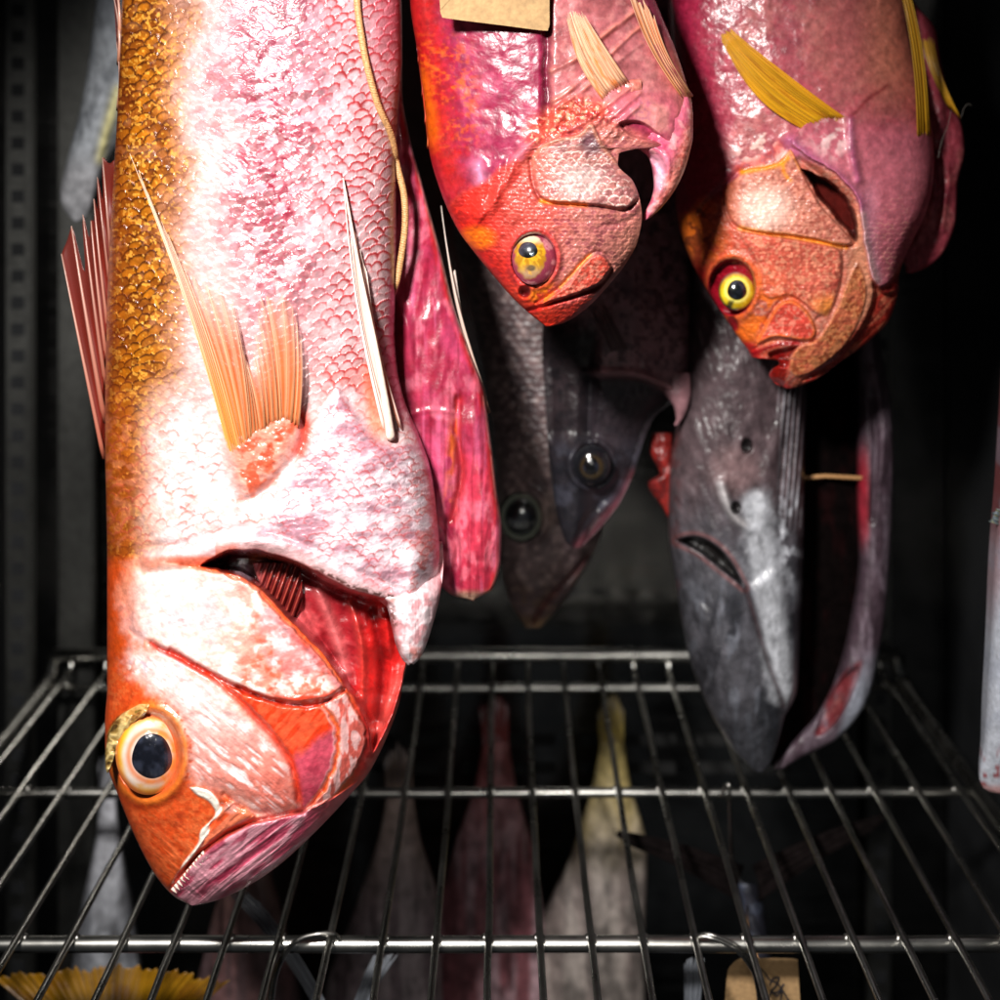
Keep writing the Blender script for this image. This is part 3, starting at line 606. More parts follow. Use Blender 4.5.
    p.add(cv * line_h(u, v, [(318, 590), (334, 630), (346, 672)], 6) * .6, (222, 140, 140)); p.add(cv * line_h(u, v, [(372, 610), (382, 660), (378, 720)], 5) * .7, (112, 12, 22)); p.add(cv * line_h(u, v, [(350, 600), (362, 650), (362, 710)], 4) * .5, (214, 96, 84)); p.add(cv * ss(318, 270, u + .5 * (v - 600)) * .7, (92, 20, 28))
    p.add(cv * ss(.6, .7, n1) * ss(355, 372, u) * .6, (110, 20, 26)); p.add(cv * ss(12, 4, np.hypot(u - 243, (v - 576) / 1.5)) * .8, (226, 200, 214)); p.add(cv * ss(240, 260, u) * ss(300, 260, u) * ss(572, 556, v) * .7, (176, 110, 60))
    p.add(np.exp(-((f['cav'] - 1) / 2.0) ** 2) * ss(300, 330, u) * ss(612, 600, v) * ss(.4, .55, n3) * .9, (104, 66, 56)); p.add(np.exp(-((f['cav'] + 1) / 1.6) ** 2) * ss(240, 260, u) * ss(616, 606, v) * .6, (120, 60, 60))
    p.c[..., :3] = p.c[..., :3] ** 1.35
    p.mul(0.78 + 0.44 * fbm(u / 5, v / 5, 3, 60))
    p.c[..., 3] = np.clip(p.c[..., 3] + .25 * (n2 - .5), .15, .8)
    return p.c
vs = np.concatenate([np.linspace(-330, -25, 90), np.linspace(-24, 880, 1060), np.linspace(880.6, 905.5, 44)])
sbody = sb.build('body', M['skin'], snap, 400, len(vs), snap_relief, snap_paint, vs=vs)

def snap_iris(q, a, u, v):
    p = Paint(u, v, (214, 120, 66), .25); ex, ey = (u - 152) / 21, (v - 756) / 23; k = np.hypot(ex, ey); n = fbm(a * 4, q * 8, 3, 2)
    p.add(ss(1.75, 1.55, k), (224, 160, 80)); p.add(ss(1.62, 1.5, k) * ss(.3, .6, n), (226, 196, 170)); p.add(ss(1.62, 1.4, k) * ss(.3, -.5, np.cos(a - 0.3)) * .7, (232, 220, 214)); p.add(ss(.25, .5, k - 1.05) * ss(1.9, 1.6, k) * ss(.2, .9, np.cos(a - 0.9)) * .95, (236, 172, 30)); p.add(ss(.25, .5, k - 1.05) * ss(1.9, 1.6, k) * ss(.6, .95, np.cos(a - 3.3)) * .9, (238, 180, 20)); p.add(np.exp(-((k - 1.12) / .14) ** 2) * .8, (224, 116, 54)); p.add(ss(.82, .98, q) * .7, (214, 104, 60))
    return p.c
de = float(sb.depth(148., 754.))
se = eye(snap, 148, 754, 32.5, 41, de + 0.004, 0.0085, snap_iris, (152, 756, 20, 22.5, (14, 16, 24)), tilt=(0.00003, 0))
lid_b = Body([(139, 704), (122, 714), (113, 725), (107.5, 740), (105, 755), (105.5, 768), (107, 773)], [(150, 704), (148, 711), (139, 718), (131, 726), (123, 737), (118, 748), (114, 759), (110, 769), (108, 773)], [(704, .001), (720, .003), (755, .003), (773, .001)], de + .0015, 704, 773, .8, lean=lambda u, v: (u - 125) * .00022)
def lid_paint(u, v):
    lr = ridge(u / 8 + v / 13, v / 9 - u / 22, 2, 22); p = Paint(u, v, (142, 112, 58), .28); p.add(ss(.5, .75, lr) * .9, (206, 180, 120)); p.add(ss(.5, .3, lr) * .9, (58, 40, 20)); p.add(ss(730, 706, v) * .5, (206, 130, 60)); return p.c
lid_b.build('eyelid', M['skin'], snap, 50, 90, lambda u, v: 2.6 * (ridge(u / 8 + v / 13, v / 9 - u / 22, 2, 22) - .5), lid_paint, nb=10, label='crumpled olive gold eyelid')
for k in range(11):                 # small teeth along the mouth
    t = k / 10; x, y = 172 + 30 * t, 888 - 36 * t
    dd = float(sb.depth(np.array(x), np.array(y))) - .0015
    a, b = P3(x, y, dd), P3(x + 4 + 1.5 * random.random(), y + 5 + random.random() * 2, dd - .0007)
    V, ff = tube_mesh([a, (a + b) / 2, b], [.0008, .0006, .0001], 6); mesh_obj('tooth', V, ff, M['tooth'], snap)

def pec_col(s, t, u, v):
    p = Paint(u, v, (202, 104, 54), .4); n = vn(s * 40, t * 6, 2)
    p.add(ss(.35, .6, 0.5 + 0.5 * np.cos(2 * math.pi * s * 24)) * .4, (232, 186, 150)); p.add(ss(.45, .1, s) * ss(.7, .1, t) * .95, (236, 156, 14)); p.add(ss(.55, .98, t) * .4, (244, 222, 206)); p.add(ss(.5, .85, s) * ss(.2, .6, t) * .4, (222, 130, 84)); p.add(ss(.3, .05, s) * ss(.25, .7, t) * .5, (242, 222, 204)); p.add(ss(.12, .0, t) * .8, (206, 116, 70)); p.mul(.85 + .3 * n); return p.c
dpb = lambda x, y, off: float(sb.depth(np.array(float(x)), np.array(float(y)))) - off
fin('pectoral_fin', [(240, 494), (241, 478), (245, 462), (251, 448), (260, 438), (270, 432), (281, 429), (290, 428), (298, 430)], [(126, 144), (139, 172), (158, 214), (181, 256), (206, 270), (230, 292), (240, 345), (252, 350), (262, 290), (276, 286), (289, 296), (301, 332)], 24, snap, [dpb(243, 486, .001), dpb(270, 430, .003), dpb(296, 430, .003)], [dpb(150, 146, .008), dpb(222, 300, .007), dpb(298, 320, .006)], pec_col, ((226, 150, 70), (240, 210, 186)), jag=.10, bow=0.025, ray_r=.00048, seed=3, ns_per=5, opac=(.95, .12), label='broad pale orange pectoral fan with yellow root')
def pel_col(s, t, u, v):
    p = Paint(u, v, (244, 222, 210), .4); p.add(ss(.45, .8, s) * ss(.9, .5, t) * .8, (228, 140, 100)); p.add(ss(.2, .5, s) * ss(.8, .6, s) * .3, (206, 110, 80)); return p.c
fin_base(snap, [(236, 500), (240, 478), (247, 460), (258, 446), (272, 438), (286, 436), (298, 438)], [dpb(238, 496, -.002), dpb(270, 440, .000), dpb(298, 436, -.001)], .0044, (190, 92, 66), (206, 130, 104), 3)
fin('pelvic_fin', [(386, 436), (393, 437), (402, 430)], [(343, 178), (350, 205), (366, 268)], 4, snap, [dpb(388, 432, .002), dpb(398, 430, .001)], [dpb(346, 190, .003), dpb(362, 260, .003)], pel_col, ((248, 236, 230), (246, 230, 224)), jag=.05, bow=-.03, ray_r=.0008, seed=8)
q = smooth([(391, 438), (385, 400), (374, 340), (358, 262), (343, 178)], False, 6); tube('pelvic_spine', P3(q[:, 0], q[:, 1], np.linspace(dpb(390, 436, .002), dpb(345, 180, .004), len(q)) - .004 * np.sin(np.linspace(0, math.pi, len(q)))), np.linspace(.0021, .0003, len(q)), M['tooth'], snap, 8)
# dorsal spines along the back
def dor_col(s, t, u, v):
    p = Paint(u, v, (96, 28, 18), .4); p.add(ss(.8, .97, np.abs(((s * 7) % 1) - .5) * 2) * .6, (196, 120, 96)); p.add(ss(.6, .95, t) * .6, (96, 40, 34)); p.add(vn(s * 30, t * 5, 4) * .4, (128, 30, 20)); return p.c
fin('dorsal_fin', [(104, 458), (105, 420), (106, 380), (108, 340), (110, 300), (112, 262), (114, 225)], [(57, 232), (70, 220), (88, 197), (93, 178), (96, 160), (108, 143), (115, 150)], 7, snap, [D1 + .002] * 2, [D1 + .012, D1 + .006], dor_col, ((150, 72, 50), (206, 180, 166)), jag=.16, ray_r=.0013, seed=4, ns_per=8, notch=1.0)
fin('dorsal_fin', [(118, 110), (119, 60), (120, 0), (122, -60), (126, -120)], [(116, 40), (113, -10), (112, -70), (112, -130), (116, -190)], 6, snap, [D1 + .002] * 2, [D1 + .006] * 2, dor_col, ((216, 150, 110), (226, 200, 190)), jag=.15, ray_r=.0012, seed=6, bow=.05)
# far side of the slit belly, opened out: raw red inside
FL = [(320, -200), (368, 20), (370, 90), (372, 160), (372, 300), (376, 380), (400, 440), (416, 500), (426, 560), (440, 585), (453, 596), (472, 600)]
FR = [(345, -200), (402, 20), (402, 90), (408, 130), (424, 190), (440, 250), (455, 310), (470, 352), (484, 392), (491, 440), (497, 490), (502, 530), (501, 560), (492, 590), (480, 601), (474, 601)]
fb = Body([(x, y) for x, y in FL], FR, [(-200, .004), (20, .006), (200, .009), (400, .012), (540, .013), (590, .008), (601, .002)], D1 + .022, -200, 601, .6)
def flap_relief(u, v):
    r = 4.0 * (ridge(u / 40 + v / 200, v / 110, 3, 71) - .5) + 1.2 * (fbm(u / 12, v / 22, 3, 72) - .5)
    r -= 3.0 * line_h(u, v, [(458, 400), (456, 430), (462, 470), (452, 520)], 4); r += 2.2 * line_h(u, v, [(478, 400), (476, 450), (482, 500), (480, 550)], 9); r -= 2.2 * line_h(u, v, [(444, 520), (458, 550), (450, 585)], 4)
    r += 1.2 * line_h(u, v, [(398, 300), (408, 330), (412, 370)], 5) + .8 * line_h(u, v, [(395, 420), (430, 410), (460, 414)], 2)
    return r
def flap_paint(u, v):
    p = Paint(u, v, (140, 34, 60), .36); n = fbm(u / 30, v / 60, 3, 73); n2 = fbm(u / 8, v / 14, 3, 74)
    p.add(ss(.45, .7, n) * .6, (176, 62, 98)); p.add(ss(.52, .7, n2) * .5, (120, 16, 36)); p.add(ss(440, 480, v) * ss(452, 470, u) * .7, (190, 52, 72)); p.add(ss(470, 520, v) * ss(.45, .65, n2) * .5, (226, 118, 136))
    ed = curve([(y, x) for x, y in FR])(v) - u; p.add(ss(10, 2, ed) * .8, (196, 44, 40)); p.add(line_h(u, v, [(458, 400), (456, 430), (462, 470), (452, 520)], 6) * .8, (150, 30, 20)); p.add(line_h(u, v, [(456, 410), (452, 440), (448, 500)], 4) * ss(.4, .6, n2) * .8, (196, 92, 32)); p.add(ss(588, 598, v) * .9, (232, 190, 160)); p.add(ss(4, 1, ed) * ss(.3, .5, n2) * .7, (226, 150, 140)); p.add(ss(.55, .72, fbm(u / 16, v / 26, 4, 77)) * .5, (206, 110, 130)); p.add(ss(.55, .75, fbm(u / 5, v / 60, 3, 75)) * .5, (190, 90, 124)); p.add(ss(.5, .7, fbm(u / 4, v / 80, 3, 76)) * .5, (110, 14, 34)); p.mul(.8 + .4 * n2)
    return p.c
fb.build('belly_flap', M['flesh'], snap, 120, 420, flap_relief, flap_paint, nb=24, label='raw crimson inside of the opened far belly wall')
fin('pelvic_fin', [(484, 392), (487, 402), (489, 412)], [(441, 205), (447, 245), (455, 270)], 3, snap, [D1 + .022] * 2, [D1 + .03] * 2, pel_col, ((240, 190, 160), (230, 220, 210)), jag=.1, bow=-.03, ray_r=.0009, seed=9)
# hanging point of the collar, free of the gill opening behind it
ct = Body([(344, 560), (352, 572), (370, 590), (388, 604), (392, 622), (396, 640), (402, 655), (409, 663)], [(440, 560), (442, 580), (440, 596), (434, 620), (427, 643), (420, 658), (413, 663.5)], [(560, .006), (580, .010), (620, .010), (650, .007), (663, .002)], D1 - .024, 561, 663, .7, lean=lambda u, v: -.022 * ss(602, 562, v + .12 * (u - 400)) + .00022 * np.maximum(0, 425 - u) - .00035 * np.maximum(0, u - 425))
def ct_relief(u, v): return 1.6 * (ridge(u / 12, v / 26, 3, 4) - .5) + .5 * (fbm(u / 4, v / 4, 2, 5) - .5) - 2.0 * line_h(u, v, [(356, 584), (376, 600), (392, 608)], 3)
def ct_paint(u, v):
    n = fbm(u / 9, v / 12, 3, 6); p = Paint(u, v, (222, 200, 204), .34); p.add(ss(.48, .66, n) * .75, (196, 118, 124)); p.add(ss(425, 438, u) * .6, (220, 150, 156)); p.add(ss(640, 658, v) * ss(.4, .6, n) * .8, (222, 134, 120)); p.add(line_h(u, v, [(350, 576), (372, 596), (390, 608), (394, 624)], 4) * ss(.4, .5, fbm(u / 3, v / 3, 2, 8)) * .9, (96, 50, 40)); p.add(line_h(u, v, [(392, 600), (405, 590), (418, 584)], 3) * .7, (200, 100, 80)); return p.c
ct.build('collar_flap', M['skin'], snap, 90, 120, ct_relief, ct_paint, nb=20, label='pale collar flap tapering to a hanging point')
ga_ = Body([(252, 562), (256, 575), (266, 595), (278, 616), (284, 624)], [(296, 562), (302, 578), (303, 596), (298, 614), (290, 625)], [(562, .003), (590, .006), (625, .002)], D1 - .019, 563, 624.5, .7)
ga_.build('gill', M['flesh'], snap, 70, 90, lambda u, v: 1.8 * np.sin((u * .55 + v * .2) * 1.6) * ss(0, 8, u - 256) + 1.2 * (fbm(u / 5, v / 8, 2, 3) - .5), lambda u, v: Paint(u, v, (104, 26, 26), .3).add(ss(.1, .9, np.sin((u * .55 + v * .2) * 1.6)) * .7, (150, 62, 50)).add(ss(270, 256, u) * .6, (176, 90, 90)).c, nb=12, label='dark comb of gill filaments')
# waxed cord
cp = smooth([(358, -40), (357, 0), (362, 40), (368, 70), (378, 105), (391, 135), (397, 165), (404, 195), (405, 225), (401, 258), (395, 288), (388, 300)], False, 14)
dd = np.array([min(float(sb.depth(np.array(x), np.array(y))), D1 - .004) - .0022 for x, y in cp]); dd[-18:] = np.linspace(dd[-19], D1 + .004, 18)
cord = tube('golden_cord', P3(cp[:, 0], cp[:, 1], dd), .00145, M['cord'], None, 10)
cord['label'] = 'thin braided golden cord lying along the belly edge of the big snapper'; cord['category'] = 'cord'
cpts = P3(cp[:, 0], cp[:, 1], dd); q = np.linspace(0, 1, 900); idx = np.linspace(0, 1, len(cp))
ctr = np.stack([np.interp(q, idx, cpts[:, k]) for k in range(3)], -1)
for ph in (0, math.pi):
    a = q * 2 * math.pi * 75 + ph; hx = ctr + .0011 * np.stack([np.cos(a), np.sin(a), 0 * a], -1)
    tube('strand', hx, .00055, M['cord'], cord, 5)
# ------------------------------------------------------------------ middle red fish, skinned flank
D2 = 0.635
mf = thing('hanging_red_fish', 'skinned red fish with bare magenta flank and milky yellow eye under the kraft tag', 'fish', P3(549, 327, D2), 'fish hung head down above the shelf')
ML = [(440, -300), (408, -120), (410, 0), (417, 50), (424, 100), (429, 150), (440, 190), (458, 230), (474, 252), (492, 274), (512, 297), (530, 314), (546, 326.5)]
MR = [(520, -300), (610, -120), (640, -30), (655, 0), (672, 40), (684, 75), (692, 104), (693, 122), (689, 138), (668, 147), (636, 149), (619, 154), (618, 164), (633, 181), (639, 196), (642, 216), (638, 240), (627, 262), (608, 286), (587, 308), (566, 322), (551, 326.5)]
MT = [(-300, .008), (-120, .022), (0, .030), (120, .033), (200, .033), (260, .027), (300, .017), (326.5, .002)]
mb = Body(ML, MR, MT, D2, -300, 326.5, .8, Rb=[(520, -300), (610, -120), (655, 0), (684, 75), (693, 120), (688, 150), (676, 180), (662, 210), (648, 238), (630, 264), (608, 287), (587, 308), (566, 322), (551, 326.5)])
M_OPC = [(530, 160), (540, 145), (560, 137), (578, 133), (592, 122), (602, 140), (617, 160), (634, 180), (640, 194), (636, 203), (622, 209), (600, 206), (575, 204), (545, 201), (533, 185)]
M_MAX = [(596, 254), (606, 257), (612, 268), (606, 281), (592, 288), (570, 297), (548, 303), (540, 304), (556, 292), (570, 282), (582, 264)]
@mem
def mf_f(u, v):
    f = {}; uw = u + 4 * (fbm(u / 12, v / 12, 3, 4) - .5); vw = v + 4 * (fbm(u / 12, v / 12, 3, 5) - .5)
    f['uw'], f['vw'] = uw, vw
    f['opc'] = sd(u, v, M_OPC); f['max'] = sd(u, v, M_MAX)
    f['head'] = ss(-6, 6, (v - 190) + .62 * (u - 470) + 14 * (fbm(u / 16, v / 16, 3, 6) - .5)) * ss(112, 126, v + .10 * (600 - u)) * ss(690, 640, u + (150 - v) * 2)
    f['rib'] = ss(546, 551, uw) * ss(150, 128, v + .2 * (u - 600)) * ss(655, 620, u - .5 * v)
    f['sc'] = scales(u, v, 6.6, 3); f['eye'] = np.hypot((u - 534) / 23, (v - 259) / 27)
    return f
def net(u, v, s, seed):             # net of rounded cells: returns distance-like edge factor
    h, e, i = scales(u, v, s, seed); return ss(.72, .98, e), i, h
def mf_relief(u, v):
    f = mf_f(u, v); h, e, i = f['sc']; r = 2.4 * (fbm(u / 30, v / 30, 3, 81) - .5) + .28 * (fbm(u / 5, v / 5, 3, 82) - .5)
    r += f['head'] * (.45 * h + .9 * (fbm(u / 3.5, v / 3.5, 2, 83) - .5))
    fl = 1 - f['head']; r += fl * 1.0 * (ridge(f['uw'] / 50, v / 70, 3, 84) - .5)
    r += 2.6 * line_h(u, v, [(478, 166), (482, 190), (478, 215)], 6) + 2.0 * line_h(u, v, [(500, 165), (497, 190), (492, 210)], 5) + 2.2 * line_h(f['uw'], f['vw'], [(535, 140), (518, 158), (508, 180), (490, 205), (476, 225)], 5)
    lump = ss(20, 4, ld(u, v, [(552, 128), (575, 112), (598, 118), (612, 130)], 30)[0]); r += lump * 5.0 * (fbm(u / 6, v / 6, 3, 85) - .35)
    for k in range(6):              # rib bones behind the thin chest wall
        y0 = 20 + 22 * k + 7 * math.sin(k * 2.3); r += f['rib'] * (.5 + .5 * ss(.35, .6, fbm(u / 20, v / 20, 2, k))) * 1.1 * line_h(u + 5 * (fbm(u / 30, v / 30, 2, k + 9) - .5), v, [(548, y0 + 52 + 5 * math.sin(k)), (580, y0 + 34), (640, y0 - 14 - 6 * math.sin(k * 1.7))], 2.4)
    r -= 4.0 * np.exp(-((f['uw'] - 547) / 4) ** 2) * ss(145, 120, v)
    r += plate(-f['opc'], 2.8, 2.5, 20) * ss(528, 560, u) + plate(-f['max'], 2.6, 2.5, 14)
    r += ss(14, 0, np.abs(f['opc'] + 4)) * 0
    col = ss(598, 625, u) * ss(80, 110, v) * (1 - f['head']); r += col * (3.0 + 2.0 * (ridge(u / 30, v / 26, 2, 86) - .5))
    r -= 4.5 * sdm(u, v, [(618, 122), (640, 120), (660, 133), (672, 146), (650, 142), (628, 136)], 4)
    for pts, dep, w in (([(530, 160), (534, 186), (545, 202), (575, 205), (600, 207), (625, 210), (640, 198)], 2.4, 2.2), ([(524, 312), (550, 304), (576, 296), (598, 287), (612, 270)], 3.2, 2.0), ([(536, 303), (556, 290), (574, 272), (592, 253), (604, 254), (613, 266)], 1.6, 1.8), ([(640, 212), (625, 222), (600, 226)], 1.0, 3)):
        r -= dep * line_h(u, v, pts, w)
    q = f['eye']; r += 1.8 * np.exp(-((q - 1.1) / .12) ** 2) - 4.5 * ss(1.0, .85, q)
    r -= 4.0 * ss(7, 3, np.hypot(u - 525, v - 292)) - 1.0 * np.exp(-((np.hypot(u - 525, v - 292) - 8) / 2) ** 2)
    return r
def sdm(u, v, poly, w): return ss(0, w, -sd(u, v, poly))
def mf_paint(u, v):
    f = mf_f(u, v); h, e, i = f['sc']; n1 = fbm(u / 30, v / 30, 4, 91); n2 = fbm(u / 8, v / 8, 3, 92); n3 = fbm(u / 3, v / 3, 2, 93)
    p = Paint(u, v, (140, 42, 74), .36); p.add(ss(.5, .7, n1) * .6, (166, 76, 104)); p.add(ss(.5, .7, fbm(u / 6, v / 8, 4, 94)) * .55, (138, 32, 70)); p.add(ss(.6, .7, n3) * ss(.5, .7, n2) * .4, (150, 30, 70))
    lx = curve([(y, x) for x, y in ML])(v)
    red = ss(44, 12, u - lx + 26 * (n2 - .5)); p.add(red * ss(240, 170, v) * .95, (168, 34, 30)); p.add(red * ss(.5, .66, n2) * .7, (150, 18, 26)); p.add(ss(70, 30, u - lx) * ss(.46, .7, fbm(u / 5, v / 3.5, 4, 95) * .6 + .4 * n1) * ss(22, 60, v) * ss(165, 120, v) * .8, (206, 100, 30)); p.add(ss(16, 4, u - lx + 10 * (n2 - .5)) * ss(60, 80, v) * ss(160, 130, v) * .8, (206, 100, 20))
    p.add(line_h(u, v, [(478, 166), (482, 190), (478, 215)], 7) * .6, (226, 160, 190)); p.add(line_h(f['uw'], f['vw'], [(535, 140), (518, 158), (508, 180), (490, 205), (476, 225)], 6) * .6, (222, 140, 150)); p.add(ss(14, 4, u - lx) * ss(150, 170, v) * ss(260, 235, v) * .6, (170, 40, 60))
    rb = f['rib']; p.add(rb, (176, 108, 112)); p.add(rb * ss(.45, .7, n1) * .6, (136, 76, 78)); p.add(rb * ss(.5, .7, n2) * .35, (202, 144, 140))
    for k in range(6):
        y0 = 20 + 22 * k + 7 * math.sin(k * 2.3); uw5 = u + 5 * (fbm(u / 30, v / 30, 2, k + 9) - .5); mk = rb * ss(.35, .6, fbm(u / 20, v / 20, 2, k)); pts = [(548, y0 + 52 + 5 * math.sin(k)), (580, y0 + 34), (640, y0 - 14 - 6 * math.sin(k * 1.7))]; p.add(mk * line_h(uw5, v, pts, 2.8) * .6, (214, 140, 122)); p.add(mk * line_h(uw5, v - 4, pts, 2.0) * .6, (112, 30, 34))
    p.add(ss(620, 660, u - .3 * v) * ss(20, 60, v) * .8, (206, 118, 112)); p.add(np.exp(-((f['uw'] - 547) / 4) ** 2) * ss(145, 120, v) * .7, (104, 20, 50))
    lump = ss(24, 6, ld(u, v, [(540, 132), (575, 114), (598, 118), (612, 130)], 30)[0]); p.add(lump * .8, (206, 92, 72)); p.add(lump * ss(.5, .65, n2) * .8, (150, 26, 40)); p.add(lump * ss(.6, .7, n3) * .7, (232, 180, 150))
    col = ss(598, 625, u) * ss(80, 110, v) * (1 - f['head']); p.add(col * .85, (196, 104, 120)); p.add(col * ss(.5, .7, n1) * .6, (222, 160, 150)); p.add(col * ss(.5, .66, n3) * ss(625, 650, u) * ss(660, 640, u) * .5, (150, 90, 130)); p.add(col * sdm(u, v, [(618, 122), (640, 120), (660, 133), (672, 146), (650, 142), (628, 136)], 4) * .9, (150, 40, 78)); p.add(ss(672, 690, u) * ss(60, 90, v) * .7, (222, 140, 120))
    hd = f['head']; p.add(hd, (182, 82, 72), .5); ed, ii, _ = net(u, v, 6.6, 3)
    p.add(hd * ss(.4, .7, n1) * .6, (176, 52, 48)); p.add(hd * ss(530, 590, u + .3 * (v - 230)) * .85, (180, 122, 114)); p.add(hd * ed * ss(.4, .65, n2) * .45, (214, 140, 122)); p.add(hd * (1 - ed) * ss(.4, .8, ii) * ss(520, 560, u) * .5, (140, 66, 84)); p.add(hd * ss(540, 470, u - .25 * (v - 240)) * .9, (200, 40, 28)); p.add(hd * ss(500, 470, u - .3 * (v - 240)) * ss(.45, .6, n2) * .6, (140, 16, 24)); p.add(ss(16, 6, np.hypot((u - 477) / 1.6, v - 238)) * .9, (232, 120, 24))
    p.add(hd * ss(272, 300, v) * ss(575, 545, u) * .8, (214, 66, 30)); p.add(ss(18, 6, np.hypot(u - 541, (v - 290) / 1.2)) * ss(.35, .55, n2) * .9, (236, 140, 30)); p.add(ss(308, 316, v + .4 * (u - 550)) * .8, (206, 52, 30))
    p.add(hd * ss(590, 630, u + .4 * (v - 280)) * ss(215, 240, v) * .6, (222, 160, 136))
    oc = ss(0, 4, -f['opc']); eo, io, _ = net(u, v, 10.5, 9); p.add(oc, (176, 118, 112), .5); p.add(oc * ss(.4, .8, io) * .5, (142, 90, 96)); p.add(oc * eo * ss(.3, .5, n1 * .5 + .5 * n2) * .85, (228, 208, 198)); p.add(oc * ss(18, 6, np.hypot(u - 592, v - 143)) * .8, (92, 60, 72)); p.add(oc * ss(26, 8, np.hypot((u - 580) / 1.3, v - 182)) * .5, (206, 190, 186)); p.add(oc * ss(560, 535, u) * .6, (196, 86, 70)); p.add(oc * ss(7, 1, -f['opc']) * ss(180, 150, v) * .8, (216, 150, 120))
    p.add(line_h(u, v, [(541, 201), (560, 203), (586, 205)], 2.2) * .95, (234, 140, 30))
    mx = ss(0, 4, -f['max']); p.add(mx, (212, 96, 80), .5); p.add(mx * ss(.5, .6, n3) * .7, (228, 150, 130)); p.add(line_h(u, v, [(560, 287), (574, 271), (590, 255)], 2) * .8, (236, 150, 60))
    p.add(line_h(u, v, [(528, 313), (550, 305), (576, 297), (598, 288)], 3.2) * .8, (170, 24, 22))
    q = f['eye']; p.add(np.exp(-((q - 1.08) / .10) ** 2) * .7, (196, 60, 60)); p.add(ss(1.02, .95, q), (130, 30, 50), .2); p.add(ss(7, 4, np.hypot(u - 525, v - 292)), (110, 14, 22))
    p.c[..., :3] = p.c[..., :3] ** 1.18 * .9
    p.mul(.76 + .48 * fbm(u / 4, v / 4, 3, 97)); p.c[..., 3] = np.clip(p.c[..., 3] + .25 * (n2 - .5), .15, .8)
    return p.c
vs = np.concatenate([np.linspace(-300, -20, 60), np.linspace(-19, 326.5, 470)])
mb.build('body', M['flesh'], mf, 330, len(vs), mf_relief, mf_paint, vs=vs, nb=30)
def mf_iris(q, a, u, v):
    p = Paint(u, v, (128, 48, 66), .15); k = np.hypot((u - 530) / 15, (v - 256) / 21) + .25 * (fbm(u / 4, v / 4, 2, 8) - .5); n = fbm(u / 5, v / 5, 3, 7)
    p.add(ss(1.12, .95, k), (150, 104, 22)); p.add(ss(1, .8, k) * ss(.4, .7, fbm(np.arctan2(v - 250, u - 528) * 5, k * 2, 3, 4)) * .6, (196, 156, 44)); p.add(ss(1.1, .9, k) * ss(262, 276, v + 8 * (n - .5)) * .7, (150, 122, 112)); p.add(ss(1.1, .9, k) * ss(.55, .66, n) * .6, (206, 150, 30)); p.add(ss(6, 3, np.hypot(u - 531, (v - 268) / .7)) * .8, (40, 44, 50)); p.add(ss(1.1, 1.0, k) * ss(246, 238, v) * .7, (206, 190, 170)); p.add(ss(1.0, 1.2, k) * ss(.5, .7, n) * .5, (214, 150, 150)); return p.c
dme = float(mb.depth(534., 259.))
eye(mf, 534, 259, 22, 26, dme + .003, .0075, mf_iris, (528, 250, 9.5, 8.0, (10, 12, 12)))
# hooked collar bone that curls round the gill opening
hk = Body([(640, 96), (628, 112), (622, 128), (626, 142), (640, 150), (648, 157), (653, 172), (654, 186), (651, 200), (645, 212), (643, 219)], [(688, 96), (693, 115), (693, 135), (690, 152), (684, 172), (675, 190), (663, 206), (650, 218), (645, 221)], [(96, .004), (120, .012), (150, .012), (190, .008), (221, .002)], D2 - .012, 97, 220.5, .8)
def hk_relief(u, v): return 2.2 * line_h(u, v, [(640, 148), (660, 152), (668, 165), (660, 190)], 5) - 2.2 * line_h(u, v, [(650, 158), (662, 168), (664, 182)], 5) + 1.4 * (ridge(u / 14, v / 20, 2, 7) - .5) + .6 * (fbm(u / 3, v / 3, 2, 3) - .5)
def hk_paint(u, v):
    p = Paint(u, v, (200, 96, 118), .35); n = fbm(u / 8, v / 8, 3, 6); p.add(ss(.5, .65, n) * .6, (226, 160, 160)); p.add(ss(668, 682, u + .4 * (v - 160)) * .8, (214, 130, 110)); p.add(ss(.5, .6, fbm(u / 3, v / 3, 2, 9)) * ss(665, 680, u + .4 * (v - 160)) * .6, (176, 70, 62)); p.add(line_h(u, v, [(622, 128), (640, 136), (662, 146)], 6) * .8, (160, 44, 80)); p.add(line_h(u, v, [(650, 158), (660, 164), (658, 186)], 6) * .6, (222, 170, 190)); return p.c
hk.build('collar_hook', M['flesh'], mf, 80, 150, hk_relief, hk_paint, nb=20, label='pink hooked collar bone curling past the gill cover')
def ofin(c0, c1, c2):
    def f(s, t, u, v):
        p = Paint(u, v, c0, .45); p.add(ss(.5, .7, fbm(s * 9, t * 7, 3, 3)) * .8, c1); p.add(ss(.6, 1, t) * .5, c2); p.mul(.8 + .4 * vn(s * 30, t * 5, 3)); return p.c
    return f
mdp = lambda x, y, o: float(mb.depth(np.array(float(x)), np.array(float(y)))) - o
fin('pectoral_fin', [(606, 104), (612, 96), (620, 90), (630, 84)], [(566, 16), (569, 11), (575, 9), (583, 12)], 11, mf, [mdp(608, 104, .001), mdp(630, 84, .002)], [mdp(570, 14, .010)] * 2, ofin((236, 186, 150), (232, 128, 40), (240, 206, 180)), ((236, 150, 90), (246, 214, 184)), jag=.07, bow=-.04, seed=12, opac=(1, .8), ray_r=.0003, leaf=3, label='stubby orange pectoral fin standing off the flank')
fin_base(mf, [(602, 112), (608, 104), (618, 96), (630, 88), (640, 86)], [mdp(606, 106, -.002), mdp(632, 88, -.002)], .0044, (170, 84, 76), (184, 112, 98), 5)
